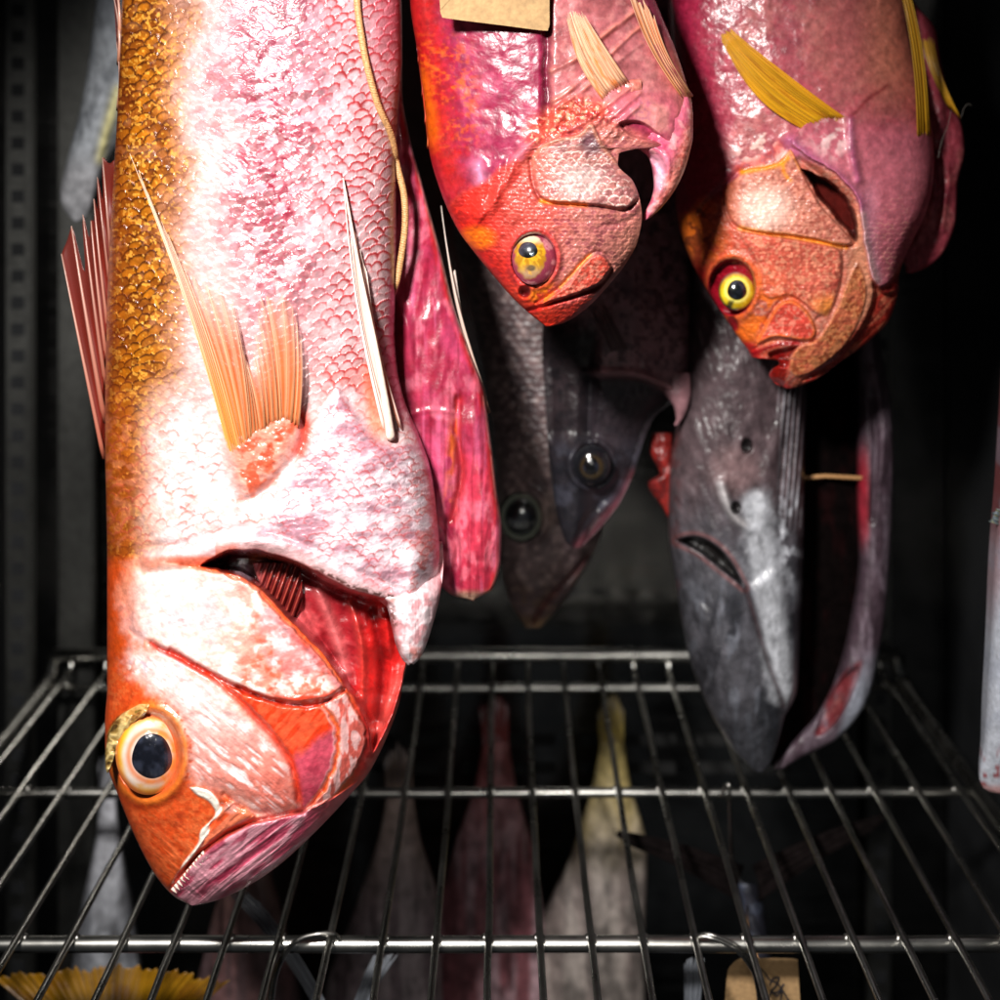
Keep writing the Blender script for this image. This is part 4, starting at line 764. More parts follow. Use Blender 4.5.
fin('pelvic_fin', [(684, 100), (688, 98), (692, 96)], [(626, -14), (636, -8), (652, 8)], 5, mf, [mdp(682, 100, .003), D2 - .004], [D2 - .022] * 2, ofin((232, 160, 110), (216, 104, 40), (240, 200, 170)), ((240, 170, 120), (246, 214, 190)), jag=.1, bow=-.05, seed=13)
fin('dorsal_fin', [(428, 148), (423, 100), (417, 50), (411, 0), (408, -60)], [(423, 100), (417, 52), (411, 8), (404, -45), (402, -110)], 7, mf, [D2] * 2, [D2 + .003] * 2, ofin((206, 60, 40), (232, 130, 30), (150, 60, 90)), ((206, 80, 50), (190, 130, 150)), jag=.15, bow=.05, seed=14)
# kraft tag
tag = thing('kraft_tag', 'blank brown kraft card tag with rounded corners over the skinned red fish', 'tag', P3(495, 28, D2 - .05))
tp = smooth([(428, -120), (432, -124), (545, -118), (550, -112), (549.5, -40), (549.5, 20), (549.5, 24), (548, 29), (543, 30.5), (500, 25), (448, 18.5), (442, 16), (440, 10), (440, 5), (434, -60)], True, 3)
V = np.concatenate([P3(tp[:, 0], tp[:, 1], D2 - .0385 + .00005 * (tp[:, 0] - 500)), P3(tp[:, 0], tp[:, 1], D2 - .0378 + .00005 * (tp[:, 0] - 500))]); n = len(tp)
mesh_obj('card', V, [tuple(range(n)), tuple(range(2 * n - 1, n - 1, -1))] + [(i, i + n, (i + 1) % n + n, (i + 1) % n) for i in range(n)], M['card'], tag, smooth_=False)
tube('string', [P3(490, -116, D2 - .046), P3(480, -160, D2 - .04), P3(470, -260, D2 - .01)], .0007, M['cord'], tag, 6)

# ------------------------------------------------------------------ right red fish with yellow fins
D3 = 0.72
rf = thing('hanging_red_fish', 'red orange fish with bright yellow fins, round yellow eye and gaping mouth', 'fish', P3(790, 389, D3), 'fish hung head down above the shelf')
RL = [(705, -300), (672, -120), (668, 0), (672, 50), (674, 100), (674, 150), (676, 200), (681, 232), (692, 262), (708, 292), (728, 322), (741, 341), (749, 351), (752, 357.5), (777, 360), (780, 364), (773, 370), (770, 376), (775, 383), (786, 388.5)]
RR = [(790, -300), (870, -120), (900, -30), (906, 0), (912, 40), (924, 90), (932, 130), (934, 165), (932, 190), (925, 215), (913, 240), (903, 262), (899, 276), (898, 292), (890, 318), (868, 342), (840, 362), (815, 380), (792, 388.5)]
RT = [(-300, .010), (-120, .028), (0, .038), (120, .043), (220, .042), (290, .034), (340, .023), (375, .012), (388.5, .002)]
rb_ = Body(RL, RR, RT, D3, -300, 388.5, .78, Lb=[(705, -300), (672, -120), (668, 0), (674, 100), (676, 200), (681, 232), (692, 262), (708, 292), (728, 322), (744, 346), (758, 366), (772, 380), (786, 388.5)])
R_BEL = [(790, 140), (812, 160), (838, 177), (855, 198), (861, 232), (866, 258), (878, 292), (905, 285), (960, 200), (960, 60), (890, 70), (830, 104)]
R_OPC = [(722, 190), (736, 176), (748, 168), (765, 166), (780, 160), (790, 148), (798, 160), (806, 178), (820, 203), (833, 218), (846, 232), (853, 243), (840, 246), (815, 240), (790, 236), (765, 234), (742, 229), (728, 215)]
R_SLIT = [(800, 168), (812, 172), (826, 178), (842, 191), (853, 206), (857, 222), (858, 240), (854, 242), (846, 230), (832, 215), (820, 200), (810, 184)]
R_MAX = [(778, 304), (791, 300), (803, 306), (812, 317), (817, 332), (809, 342), (792, 340), (774, 338), (756, 345), (764, 326)]
R_JAW = [(800, 345), (816, 339), (828, 322), (838, 304), (846, 282), (858, 262), (868, 290), (860, 322), (844, 348), (820, 369), (798, 378), (789, 370), (791, 356)]
R_PRE = [(740, 232), (790, 238), (830, 244), (843, 256), (842, 280), (834, 308), (826, 318), (812, 312), (800, 302), (788, 296), (770, 300), (760, 290), (756, 262)]
@mem
def rf_f(u, v):
    f = {}; uw = u + 4 * (fbm(u / 12, v / 12, 3, 14) - .5); vw = v + 4 * (fbm(u / 12, v / 12, 3, 15) - .5); f['uw'], f['vw'] = uw, vw
    for k, P in (('opc', R_OPC), ('max', R_MAX), ('jaw', R_JAW), ('pre', R_PRE)): f[k] = sd(u, v, P)
    f['slit'] = sd(uw, vw, R_SLIT)
    f['bs'] = sd(uw, vw, R_BEL, 60); f['belly'] = ss(0, 6, -f['bs']) * ss(120, 160, v)
    f['head'] = ss(-8, 8, (v - 205) + .5 * (u - 700) - 70 * ss(770, 800, u) * 0 + 16 * (fbm(u / 14, v / 14, 3, 16) - .5)) * ss(148, 168, v + .05 * (790 - u)) * (1 - ss(-2, 3, -f['bs'])) * ss(900, 880, u)
    f['sc'] = scales(u, v, 5.5, 13); f['eye'] = np.hypot((u - 732) / 24, (v - 287) / 29)
    return f
def rf_relief(u, v):
    f = rf_f(u, v); h, e, i = f['sc']; r = 2.8 * (fbm(u / 34, v / 34, 3, 111) - .5) + .28 * (fbm(u / 5, v / 5, 3, 112) - .5)
    r += f['head'] * (.3 * h + .9 * (fbm(u / 3.2, v / 3.2, 2, 113) - .5)); r += (1 - f['head']) * 1.3 * (ridge(f['uw'] / 60, f['vw'] / 50, 3, 114) - .5) + (1 - f['head']) * ss(240, 120, v) * .5 * (fbm(u / 7, v / 7, 3, 119) - .5)
    # collar and belly wall swing forward over the gill slit
    r += plate(-f['bs'], 4.5, 3, 30) * ss(110, 150, v)
    r += 3.0 * line_h(u, v, [(790, 140), (812, 160), (838, 178), (858, 200), (862, 240), (872, 280)], 6) - 2.0 * line_h(u, v, [(800, 160), (828, 182), (852, 204)], 3)
    r += 2.5 * line_h(u, v, [(850, 120), (852, 150), (858, 180)], 5)
    r += f['belly'] * ss(180, 240, v + 40 * (fbm(u / 20, v / 20, 2, 3) - .5)) * .5 * net(u, v, 8, 17)[2]
    sl = ss(0, 5, -f['slit']); r = r * (1 - sl) - 24 * sl
    for k, hh, w, dc in (('opc', 2.8, 2.5, 20), ('max', 2.8, 2.5, 14), ('jaw', 1.4, 3, 20), ('pre', 1.6, 3, 25)): r += plate(-f[k], hh, w, dc) * (ss(725, 760, u) if k == 'opc' else 1)
    bs = ss(0, 6, sd(u, v, [(856, 246), (872, 292), (850, 340), (800, 380), (830, 375), (880, 345), (905, 300), (905, 262), (880, 285)]) * -1); r -= 5 * bs
    r -= 6.0 * sdm(u, v, [(768, 352), (784, 347), (800, 345), (792, 356), (788, 368), (776, 366), (770, 360)], 4)
    for pts, dep, w in (([(722, 192), (728, 216), (742, 230), (790, 237), (840, 247), (856, 244)], 2.0, 2), ([(752, 350), (774, 341), (796, 342), (814, 341)], 1.6, 2), ([(843, 250), (842, 282), (832, 310), (818, 318)], 1.4, 2.4), ([(757, 343), (765, 324), (779, 303), (792, 298), (806, 306)], 1.6, 2), ([(738, 172), (726, 184), (710, 200), (700, 214)], 2, 3)):
        r -= dep * line_h(u, v, pts, w)
    q = f['eye']; r += 1.6 * np.exp(-((q - 1.1) / .12) ** 2) - 9.0 * ss(1.0, .86, q)
    r -= 4.0 * ss(1, .5, np.hypot((u - 733) / 7, (v - 324) / 9 - (u - 733) / 14))
    return r
def rf_paint(u, v):
    f = rf_f(u, v); h, e, i = f['sc']; n1 = fbm(u / 32, v / 32, 4, 121); n2 = fbm(u / 8, v / 8, 3, 122); n3 = fbm(u / 3, v / 3, 2, 123)
    p = Paint(u, v, (172, 92, 102), .38); p.add(ss(.45, .7, n1) * .6, (192, 128, 124)); p.add(ss(.5, .7, n2) * .4, (182, 66, 92)); p.add(ss(750, 690, u + 20 * (n1 - .5)) * .9, (158, 34, 72)); p.add(ss(780, 740, u) * ss(.5, .6, n3) * .35, (130, 20, 50)); p.add(ss(790, 830, u) * ss(130, 60, v) * .55, (196, 124, 116)); p.add(ss(845, 890, u) * ss(150, 60, v) * .55, (210, 140, 110)); p.add(line_h(f['uw'], f['vw'], [(850, 116), (870, 98), (888, 86)], 2) * .6, (130, 36, 44))  # dark magenta left side: the middle fish's cast shadow put into the colour
    lx = curve([(y, x) for x, y in RL])(v)
    p.add(ss(770, 800, u) * ss(110, 140, v) * .6, (208, 120, 136)); p.add(ss(26, 10, np.hypot((u - 832), (v - 140) / 1.1)) * ss(.35, .55, n2) * .9, (240, 218, 214)); p.add(ss(40, 15, np.hypot((u - 770) / 1.3, (v - 152))) * ss(.5, .62, n2) * .8, (238, 206, 196)); p.add(line_h(u, v, [(786, 136), (776, 150), (760, 162), (740, 168)], 6) * ss(.4, .6, n2) * .7, (214, 60, 50))
    bl = f['belly']; p.add(bl * .6, (206, 126, 138)); eb, ib, _ = net(u, v, 8, 17); p.add(bl * ss(185, 235, v + 40 * (fbm(u / 20, v / 20, 2, 3) - .5)) * eb * ss(.4, .6, n2) * .5, (232, 190, 160)); p.add(bl * ss(850, 880, u) * ss(885, 865, u) * ss(170, 200, v) * .5, (226, 170, 190)); p.add(line_h(u, v, [(790, 142), (812, 161), (838, 180), (858, 204), (864, 240), (874, 280)], 7) * .75, (196, 120, 162)); p.add(line_h(u, v, [(862, 215), (866, 245), (876, 280)], 5) * .7, (236, 200, 196)); p.add(line_h(u, v, [(850, 120), (852, 150), (858, 180)], 4) * .6, (180, 100, 140))
    hd = f['head']; p.add(hd, (190, 104, 88), .52); p.add(hd * ss(.45, .65, n1) * .5, (190, 70, 54)); p.add(hd * ss(.5, .64, n3) * .55, (214, 160, 142)); p.add(hd * ss(780, 840, u) * .4, (196, 140, 118)); p.add(hd * ss(760, 700, u - .2 * (v - 250)) * .6, (206, 92, 46)); p.add(hd * ss(52, 16, u - lx + 20 * (n2 - .5)) * ss(276, 240, v) * .95, (206, 112, 34)); p.add(hd * ss(52, 16, u - lx) * ss(.48, .6, n2) * ss(276, 240, v) * .8, (104, 44, 18)); p.add(ss(30, 8, np.hypot(u - 716, v - 262)) * ss(.4, .6, n2) * .5, (196, 60, 60))
    p.add(ss(46, 14, np.hypot((u - 762), (v - 306) / 1.2)) * ss(.3, .55, n2) * .85, (230, 120, 34)); p.add(ss(16, 4, u - lx) * ss(255, 275, v) * .9, (206, 40, 40)); p.add(ss(345, 338, v) * ss(320, 330, v) * ss(768, 752, u) * .8, (236, 126, 40))
    oc = ss(0, 4, -f['opc']); p.add(oc * .9, (208, 140, 120), .55); p.add(oc * ss(.5, .62, n3) * .7, (168, 86, 72)); p.add(oc * ss(34, 8, np.hypot((u - 765) / 1.2, v - 208)) * .8, (238, 206, 192)); p.add(oc * ss(745, 722, u) * .7, (214, 108, 60)); p.add(oc * ss(5, 1, -f['opc']) * ss(176, 166, v) * .95, (236, 156, 30)); p.add(line_h(u, v, [(742, 172), (764, 168), (780, 164), (788, 158)], 2.6) * .95, (238, 160, 24)); p.add(line_h(u, v, [(783, 160), (784, 172), (790, 180)], 2.2) * .8, (232, 150, 30))
    p.add(line_h(u, v, [(740, 228), (765, 233), (790, 236), (820, 242), (846, 247)], 2.3) * .95, (238, 160, 40))
    pr = ss(0, 5, -f['pre']); p.add(pr * .7, (206, 104, 84)); p.add(pr * ss(.5, .62, n3) * .6, (230, 160, 130)); p.add(pr * ss(820, 842, u) * ss(255, 275, v) * ss(.45, .6, n2) * .8, (136, 44, 40)); p.add(pr * ss(800, 830, u) * ss(288, 306, v) * .8, (230, 150, 70)); p.add(ss(842, 852, u + .15 * (v - 280)) * hd * .8, (212, 150, 120))
    jw = ss(0, 4, -f['jaw']); p.add(jw, (206, 136, 94), .5); p.add(jw * ss(.5, .6, n3) * .8, (156, 76, 48)); p.add(jw * ss(4, 1, -f['jaw']) * ss(855, 830, u) * ss(.4, .6, n2) * .6, (236, 170, 100)); p.add(jw * ss(.5, .65, n2) * .5, (196, 100, 80))
    mx = ss(0, 4, -f['max']); p.add(mx, (212, 86, 72), .5); p.add(mx * ss(.5, .62, n3) * .7, (232, 150, 130)); p.add(np.exp(-((f['max'] + 2) / 2) ** 2) * .7, (234, 130, 60))
    lip = line_h(u, v, [(752, 354), (764, 349), (780, 344), (798, 343)], 3); p.add(lip * .9, (150, 20, 34), .3); p.add(sdm(u, v, [(766, 353), (784, 347), (800, 345), (792, 356), (788, 370), (784, 390), (770, 376), (770, 362)], 3) * .9, (140, 30, 22), .3); p.add(sdm(u, v, [(770, 354), (786, 348), (796, 346), (786, 356), (780, 364)], 3) * .8, (120, 14, 18))
    bs = sdm(u, v, [(856, 250), (872, 292), (846, 338), (800, 374), (790, 384), (800, 392), (830, 380), (880, 350), (910, 300), (905, 258), (882, 285)], 5) * (1 - jw); p.add(bs * .9, (176, 50, 40), .3); p.add(bs * ss(.5, .65, fbm((u + v) / 6, (u - v) / 30, 3, 125)) * .7, (222, 140, 110)); p.add(bs * ss(.55, .7, n2) * .6, (110, 14, 22))
    sl = ss(0, 4, -f['slit']); p.add(sl, (96, 34, 30), .25)
    q = f['eye']; p.add(np.exp(-((q - 1.1) / .1) ** 2) * .7, (224, 110, 60)); p.add(ss(1.04, .95, q), (150, 24, 44), .25); p.add(ss(1, .5, np.hypot((u - 733) / 7, (v - 324) / 9 - (u - 733) / 14)), (150, 20, 34))
    p.c[..., :3] = p.c[..., :3] ** 1.18 * .9
    p.mul(.76 + .48 * fbm(u / 4, v / 4, 3, 127)); p.c[..., 3] = np.clip(p.c[..., 3] + .25 * (n2 - .5), .15, .8)
    return p.c
vs = np.concatenate([np.linspace(-300, -20, 60), np.linspace(-19, 388.5, 540)])
rb_.build('body', M['flesh'], rf, 340, len(vs), rf_relief, rf_paint, vs=vs, nb=30)
def rf_iris(q, a, u, v):
    p = Paint(u, v, (206, 170, 20), .12); k = np.hypot(u - 737, v - 290); p.add(ss(.4, .7, fbm(np.arctan2(v - 290, u - 737) * 5, k / 5, 3, 4)) * .8, (232, 210, 50)); n = fbm(u / 4, v / 4, 2, 7)
    p.add(ss(.45, .7, n) * .5, (206, 160, 20)); p.add(np.exp(-((k - 11.5) / 1.6) ** 2) * .85, (240, 232, 120)); p.add(ss(.84, .98, q) * .9, (60, 30, 40)); p.add(ss(4, 2, np.abs(u - 731 + .4 * (v - 302))) * ss(298, 303, v) * .9, (20, 40, 30)); p.add(ss(.7, .9, q) * ss(.2, .8, -np.sin(a)) * .5, (150, 70, 90)); return p.c
dre = float(rb_.depth(737., 291.))
eye(rf, 737, 291, 18.5, 19.5, dre + .0075, .0085, rf_iris, (737, 290, 9.5, 10, (8, 12, 14)))
rdp = lambda x, y, o: float(rb_.depth(np.array(float(x)), np.array(float(y)))) - o
yel = ofin((226, 168, 30), (196, 128, 24), (236, 184, 60))
fin('pectoral_fin', [(811, 134), (822, 128), (836, 122), (852, 122)], [(721, 40), (721, 35), (724, 31), (730, 28)], 14, rf, [rdp(812, 132, .001), rdp(850, 122, .001)], [rdp(730, 34, .010)] * 2, yel, ((214, 150, 30), (240, 200, 90)), jag=.02, bow=-.05, opac=(1, .9), seed=21, ray_r=.0003, leaf=6, label='long bright yellow pectoral fin with a curled tip')
fin_base(rf, [(806, 140), (812, 134), (826, 128), (842, 123), (860, 126)], [rdp(810, 136, -.0025), rdp(835, 126, -.002), rdp(858, 126, -.003)], .0048, (140, 90, 44), (166, 110, 74), 6)
fin('pelvic_fin', [(918, 140), (924, 144), (931, 140)], [(898, -20), (902, -30), (908, -20)], 5, rf, [rdp(920, 140, .004), D3 - .012], [D3 - .03] * 2, yel, ((236, 180, 40), (240, 206, 90)), jag=.08, bow=.03, seed=22, ray_r=.0005, label='slim yellow pelvic fin along the belly edge')
# far belly wall
rfl = Body([(890, -120), (902, 0), (918, 90), (928, 140), (926, 180), (915, 225), (902, 255), (906, 268)], [(898, -120), (914, 0), (936, 30), (941, 60), (951, 100), (963, 130), (965, 150), (958, 182), (956, 218), (945, 250), (926, 268), (910, 274)], [(-120, .004), (0, .008), (150, .010), (250, .006), (274, .002)], D3 + .026, -120, 273, .7)
rfl.build('belly_flap', M['flesh'], rf, 70, 240, lambda u, v: 1.8 * (ridge(u / 22, v / 40, 3, 5) - .5) + .8 * (fbm(u / 5, v / 5, 2, 3) - .5) + 2 * line_h(u, v, [(930, 140), (948, 170), (942, 230)], 4), lambda u, v: Paint(u, v, (150, 62, 74), .35).add(ss(.5, .7, fbm(u / 14, v / 20, 3, 8)) * .7, (186, 104, 104)).add(ss(.5, .65, fbm(u / 5, v / 7, 3, 18)) * .5, (112, 30, 40)).c, nb=16, label='shaded far belly wall behind the yellow fin')
fin('pelvic_fin', [(950, 108), (955, 112), (960, 118)], [(917, 4), (922, 8), (931, 20)], 5, rf, [D3 + .012] * 2, [D3 + .022] * 2, yel, ((226, 170, 40), (236, 200, 110)), jag=.14, bow=-.06, seed=23, ray_r=.0008)
# ------------------------------------------------------------------ split silver fish behind
D4 = 0.80
gf_ = thing('hanging_silver_fish', 'slate grey fish split open along a black belly, pale stripe to its jaw', 'fish', P3(760, 772, D4), 'fish hung head down above the shelf')
GL = [(712, -180), (700, -60), (690, 200), (688, 300), (684, 380), (675, 440), (669, 490), (669, 530), (674, 570), (680, 610), (690, 660), (708, 708), (732, 748), (756, 772)]
GR = [(760, -180), (790, -60), (802, 300), (806, 400), (805, 430), (804, 500), (803, 560), (800, 640), (797, 690), (792, 704), (785, 716), (779, 738), (771, 762), (763, 772)]
gb = Body(GL, GR, [(-180, .01), (200, .030), (450, .034), (600, .032), (700, .022), (772, .002)], D4, -180, 772, .75)
GASH = [(675, 541), (690, 535), (706, 538), (722, 549), (735, 566), (746, 589), (733, 580), (715, 566), (697, 552)]
def g_relief(u, v):
    r = 2.6 * (fbm(u / 26, v / 40, 4, 131) - .5) + 1.0 * (fbm(u / 6, v / 9, 3, 132) - .5) + 1.2 * (ridge(u / 14 - v / 50, v / 60, 3, 133) - .5)
    r -= 16 * sdm(u, v, GASH, 6); r += 3.0 * ss(0, 12, -(sd(u, v, [(746, 588), (775, 560), (806, 520), (806, 690), (792, 705), (784, 706), (770, 670), (756, 625)])))
    r -= 3.0 * line_h(u, v, [(746, 589), (756, 622), (768, 662), (784, 706)], 3); r += 3 * line_h(u, v, [(722, 484), (728, 505), (738, 520), (750, 530)], 5)
    r -= 7 * ss(7, 3, np.hypot(u - 747, (v - 446) / 1.3)) + 6 * ss(6, 3, np.hypot(u - 736, (v - 508) / 1.3))
    r += 2.6 * line_h(u, v, [(796, 395), (780, 430), (768, 480), (764, 520)], 8) - 2.5 * line_h(u, v, [(788, 410), (782, 470), (780, 530)], 3)
    sdf = ss(775, 785, u) * ss(320, 360, v) * ss(540, 500, v); r += sdf * 1.2 * np.sin(u * 1.15 + v * .09)
    r += 1.6 * line_h(u, v, [(700, 610), (720, 650), (735, 700)], 9) - 1.2 * line_h(u, v, [(690, 620), (695, 600), (712, 612), (722, 650)], 4)
    return r
def g_paint(u, v):
    n1 = fbm(u / 28, v / 50, 4, 135); n2 = fbm(u / 7, v / 10, 3, 136); p = Paint(u, v, (104, 86, 90), .38)
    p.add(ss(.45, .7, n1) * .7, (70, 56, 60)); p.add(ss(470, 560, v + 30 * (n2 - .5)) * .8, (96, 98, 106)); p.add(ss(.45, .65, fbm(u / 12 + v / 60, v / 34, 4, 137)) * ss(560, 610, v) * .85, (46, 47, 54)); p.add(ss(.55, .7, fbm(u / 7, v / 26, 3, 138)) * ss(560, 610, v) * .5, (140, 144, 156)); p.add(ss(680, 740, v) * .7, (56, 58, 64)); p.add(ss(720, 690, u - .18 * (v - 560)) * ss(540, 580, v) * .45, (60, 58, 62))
    st = ss(20, 6, ld(u, v, [(756, 505), (764, 560), (772, 620), (782, 690)], 40)[0] + 10 * (n2 - .5)); p.add(st * .9, (226, 228, 236), .3); p.add(ss(730, 770, u) * ss(480, 510, v) * ss(620, 560, v) * ss(.45, .6, n2) * .6, (206, 208, 216)); p.add(ss(34, 12, np.hypot(u - 735, v - 470)) * .35, (190, 150, 150)); p.add(line_h(u, v, [(720, 484), (726, 502), (734, 516), (744, 524)], 4) * .8, (220, 214, 216))
    p.add(ss(7, 3, np.hypot(u - 747, (v - 446) / 1.3)), (24, 18, 20)); p.add(ss(6, 3, np.hypot(u - 736, (v - 508) / 1.3)), (24, 18, 20)); p.add(sdm(u, v, GASH, 4), (18, 12, 12)); p.add(np.exp(-((sd(u, v, GASH) - 2) / 2) ** 2) * .6, (150, 90, 88)); p.add(line_h(u, v, [(746, 589), (756, 622), (768, 662), (784, 706)], 2.5) * .8, (60, 30, 34)); p.add(ss(775, 785, u) * ss(320, 360, v) * ss(540, 500, v) * ss(.2, .9, np.sin(u * 1.15 + v * .09)) * .6, (188, 186, 196))
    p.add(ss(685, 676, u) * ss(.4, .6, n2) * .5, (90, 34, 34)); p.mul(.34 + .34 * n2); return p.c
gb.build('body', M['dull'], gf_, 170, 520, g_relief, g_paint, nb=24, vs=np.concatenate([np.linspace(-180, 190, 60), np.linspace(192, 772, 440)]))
g2 = Body([(840, -180), (850, 100), (856, 340), (858, 420), (858, 500), (860, 560), (852, 620), (838, 676), (818, 716), (792, 744), (774, 766)], [(862, -180), (874, 100), (880, 340), (891, 400), (894, 460), (892, 520), (887, 600), (878, 660), (866, 702), (838, 738), (800, 758), (780, 770)], [(-180, .004), (300, .010), (500, .012), (660, .012), (740, .006), (769, .002)], D4 + .02, -180, 769, .75)
g2.build('belly_wall', M['dull'], gf_, 60, 420, lambda u, v: 2.4 * line_h(u, v, [(874, 370), (884, 420), (880, 480)], 5) - 2.5 * line_h(u, v, [(872, 400), (876, 450), (872, 520)], 3) + 1.8 * (ridge(u / 12, v / 60, 3, 3) - .5) - 6 * sdm(u, v, [(815, 735), (822, 705), (845, 672), (862, 668), (852, 700), (832, 730)], 5),
         lambda u, v: Paint(u, v, (64, 50, 58), .4).add(ss(.5, .7, fbm(u / 8, v / 30, 3, 4)) * .7, (104, 90, 100)).add(ss(872, 866, u) * ss(430, 480, v) * ss(560, 520, v) * .9, (128, 22, 36)).add(sdm(u, v, [(812, 738), (822, 705), (845, 668), (866, 660), (852, 700), (832, 730)], 5) * .8 * ss(.3, .55, fbm(u / 9, v / 12, 3, 44)), (104, 26, 30)).add(sdm(u, v, [(820, 725), (830, 704), (846, 690), (838, 712)], 8) * ss(.45, .6, fbm(u / 5, v / 8, 3, 45)) * .6, (176, 104, 96)).add(ss(640, 700, v) * ss(856, 868, u - .3 * (660 - v)) * .6, (170, 176, 190)).c, nb=16, label='far belly wall with a strip of raw red flesh')
g3 = Body([(760, -180), (780, 100), (790, 400), (788, 600), (776, 720), (764, 764)], [(860, -180), (868, 100), (872, 400), (870, 600), (830, 720), (778, 766)], [(-180, .003), (400, .006), (700, .004), (765, .002)], D4 + .034, -180, 765, .8)
g3.build('belly_lining', M['lining'], gf_, 50, 120, lambda u, v: 2 * (fbm(u / 20, v / 40, 3, 3) - .5), lambda u, v: Paint(u, v, (9, 6, 6), .7).add(ss(.55, .7, fbm(u / 9, v / 20, 3, 4)) * .5, (26, 9, 10)).c, nb=12)
tube('rib_bone', [P3(800, 478, D4 + .008), P3(825, 476, D4 + .02), P3(862, 478, D4 + .012)], .0012, M['cord'], gf_, 6)
gg = Body([(652, 432), (650, 450), (660, 475), (648, 483), (664, 510), (672, 528)], [(672, 432), (672, 460), (676, 490), (678, 510), (676, 528)], [(432, .003), (480, .006), (528, .002)], D4 + .01, 433, 527, .8)
gg.build('gill', M['flesh'], gf_, 24, 60, lambda u, v: 2 * (ridge(u / 6, v / 10, 2, 3) - .5), lambda u, v: Paint(u, v, (120, 30, 26), .35).add(ss(.5, .7, fbm(u / 5, v / 8, 2, 4)) * .8, (60, 14, 16)).c, nb=8)

# ------------------------------------------------------------------ two dark fish further back
D5 = 0.865
d1 = thing('hanging_dark_fish', 'dark scaly grey fish with a large black eye, snout down behind the belly flap', 'fish', P3(533, 628, D5), 'fish hung head down above the shelf')
b5 = Body([(430, -180), (438, 60), (455, 240), (470, 300), (485, 380), (494, 450), (498, 520), (502, 570), (511, 605), (526, 627)], [(500, -180), (540, 60), (575, 240), (592, 320), (606, 400), (614, 450), (612, 490), (603, 530), (586, 566), (562, 604), (540, 628)], [(-180, .01), (240, .034), (450, .036), (560, .026), (628, .003)], D5, -180, 628, .8)
def d1_relief(u, v):
    h, e, i = scales(u, v, 12, 23); r = ss(500, 450, v) * 1.5 * h + 2.4 * (fbm(u / 20, v / 20, 3, 141) - .5) + .8 * (fbm(u / 5, v / 5, 3, 142) - .5)
    q = np.hypot((u - 521) / 23, (v - 517) / 26); r += 2.5 * np.exp(-((q - 1.1) / .15) ** 2) - 4 * ss(1, .85, q)
    r -= 4 * line_h(u, v, [(533, 622), (548, 600), (570, 578), (588, 556)], 3.2); r -= 3 * line_h(u, v, [(560, 420), (575, 470), (560, 520)], 5); r += 2 * line_h(u, v, [(515, 570), (528, 590), (548, 585)], 6); return r
def d1_paint(u, v):
    h, e, i = scales(u, v, 12, 23); n = fbm(u / 18, v / 18, 4, 143); n2 = fbm(u / 6, v / 6, 3, 144); p = Paint(u, v, (112, 92, 92), .4); p.add(ss(.7, .95, e) * ss(470, 420, v) * .7, (64, 52, 56)); p.add(ss(.45, .65, n) * .6, (84, 68, 72)); p.add(ss(.55, .7, n2) * .4, (160, 138, 134)); p.add(ss(560, 605, v) * ss(.4, .6, n2) * .7, (96, 74, 58)); p.add(ss(610, 624, v) * .7, (150, 118, 84)); p.add(ss(14, 4, np.hypot(u - 548, (v - 512) / 2)) * .5, (176, 150, 140)); p.add(line_h(u, v, [(533, 622), (548, 600), (570, 578), (588, 556)], 4) * .7, (90, 40, 42)); p.mul(.5 + .7 * n2); return p.c
b5.build('body', M['dull'], d1, 130, 360, d1_relief, d1_paint, nb=24, vs=np.concatenate([np.linspace(-180, 215, 50), np.linspace(217, 628, 320)]))
def d1_iris(q, a, u, v): return Paint(u, v, (60, 66, 62), .15).add(ss(.7, .85, q) * ss(.95, .88, q), (130, 134, 120)).add(ss(.75, .6, q), (16, 18, 20)).c
eye(d1, 521, 517, 22, 25, float(b5.depth(521., 517.)) + .003, .008, d1_iris, (522, 518, 13, 15, (4, 5, 6)))
D6 = 0.79
d2 = thing('hanging_dark_fish', 'brown grey fish with black shade painted on, small amber eye and a curled pinkish collar edge', 'fish', P3(572, 547, D6), 'fish hung head down above the shelf')
b6 = Body([(590, -180), (575, 60), (560, 200), (545, 300), (542, 340), (545, 400), (549, 460), (556, 510), (566, 542), (572, 548)], [(650, -180), (685, 60), (690, 200), (691, 330), (688, 385), (672, 402), (654, 418), (644, 440), (634, 472), (620, 502), (600, 528), (580, 548)], [(-180, .01), (200, .026), (360, .028), (440, .022), (510, .012), (548, .002)], D6, -180, 548, .8)
def d2_relief(u, v):
    r = 1.6 * (fbm(u / 18, v / 22, 3, 151) - .5) + .9 * (fbm(u / 5, v / 6, 3, 152) - .5)
    lo = ss(-4, 4, (v - 376) - .0016 * np.maximum(0, u - 620) ** 2 * 4 + 0); r -= 14 * lo * ss(575, 600, u); r += 3 * np.exp(-(((v - 373) - .0064 * np.maximum(0, u - 620) ** 2) / 5) ** 2) * ss(575, 595, u)
    r -= 12 * ss(600, 588, u + .05 * (v - 400)) * ss(330, 370, v) * ss(460, 430, v)
    q = np.hypot((u - 592) / 20, (v - 465) / 21); r += 3 * np.exp(-((q - 1.15) / .16) ** 2) - 3 * ss(1, .85, q); r -= 3 * line_h(u, v, [(576, 546), (586, 520), (604, 500)], 4); return r
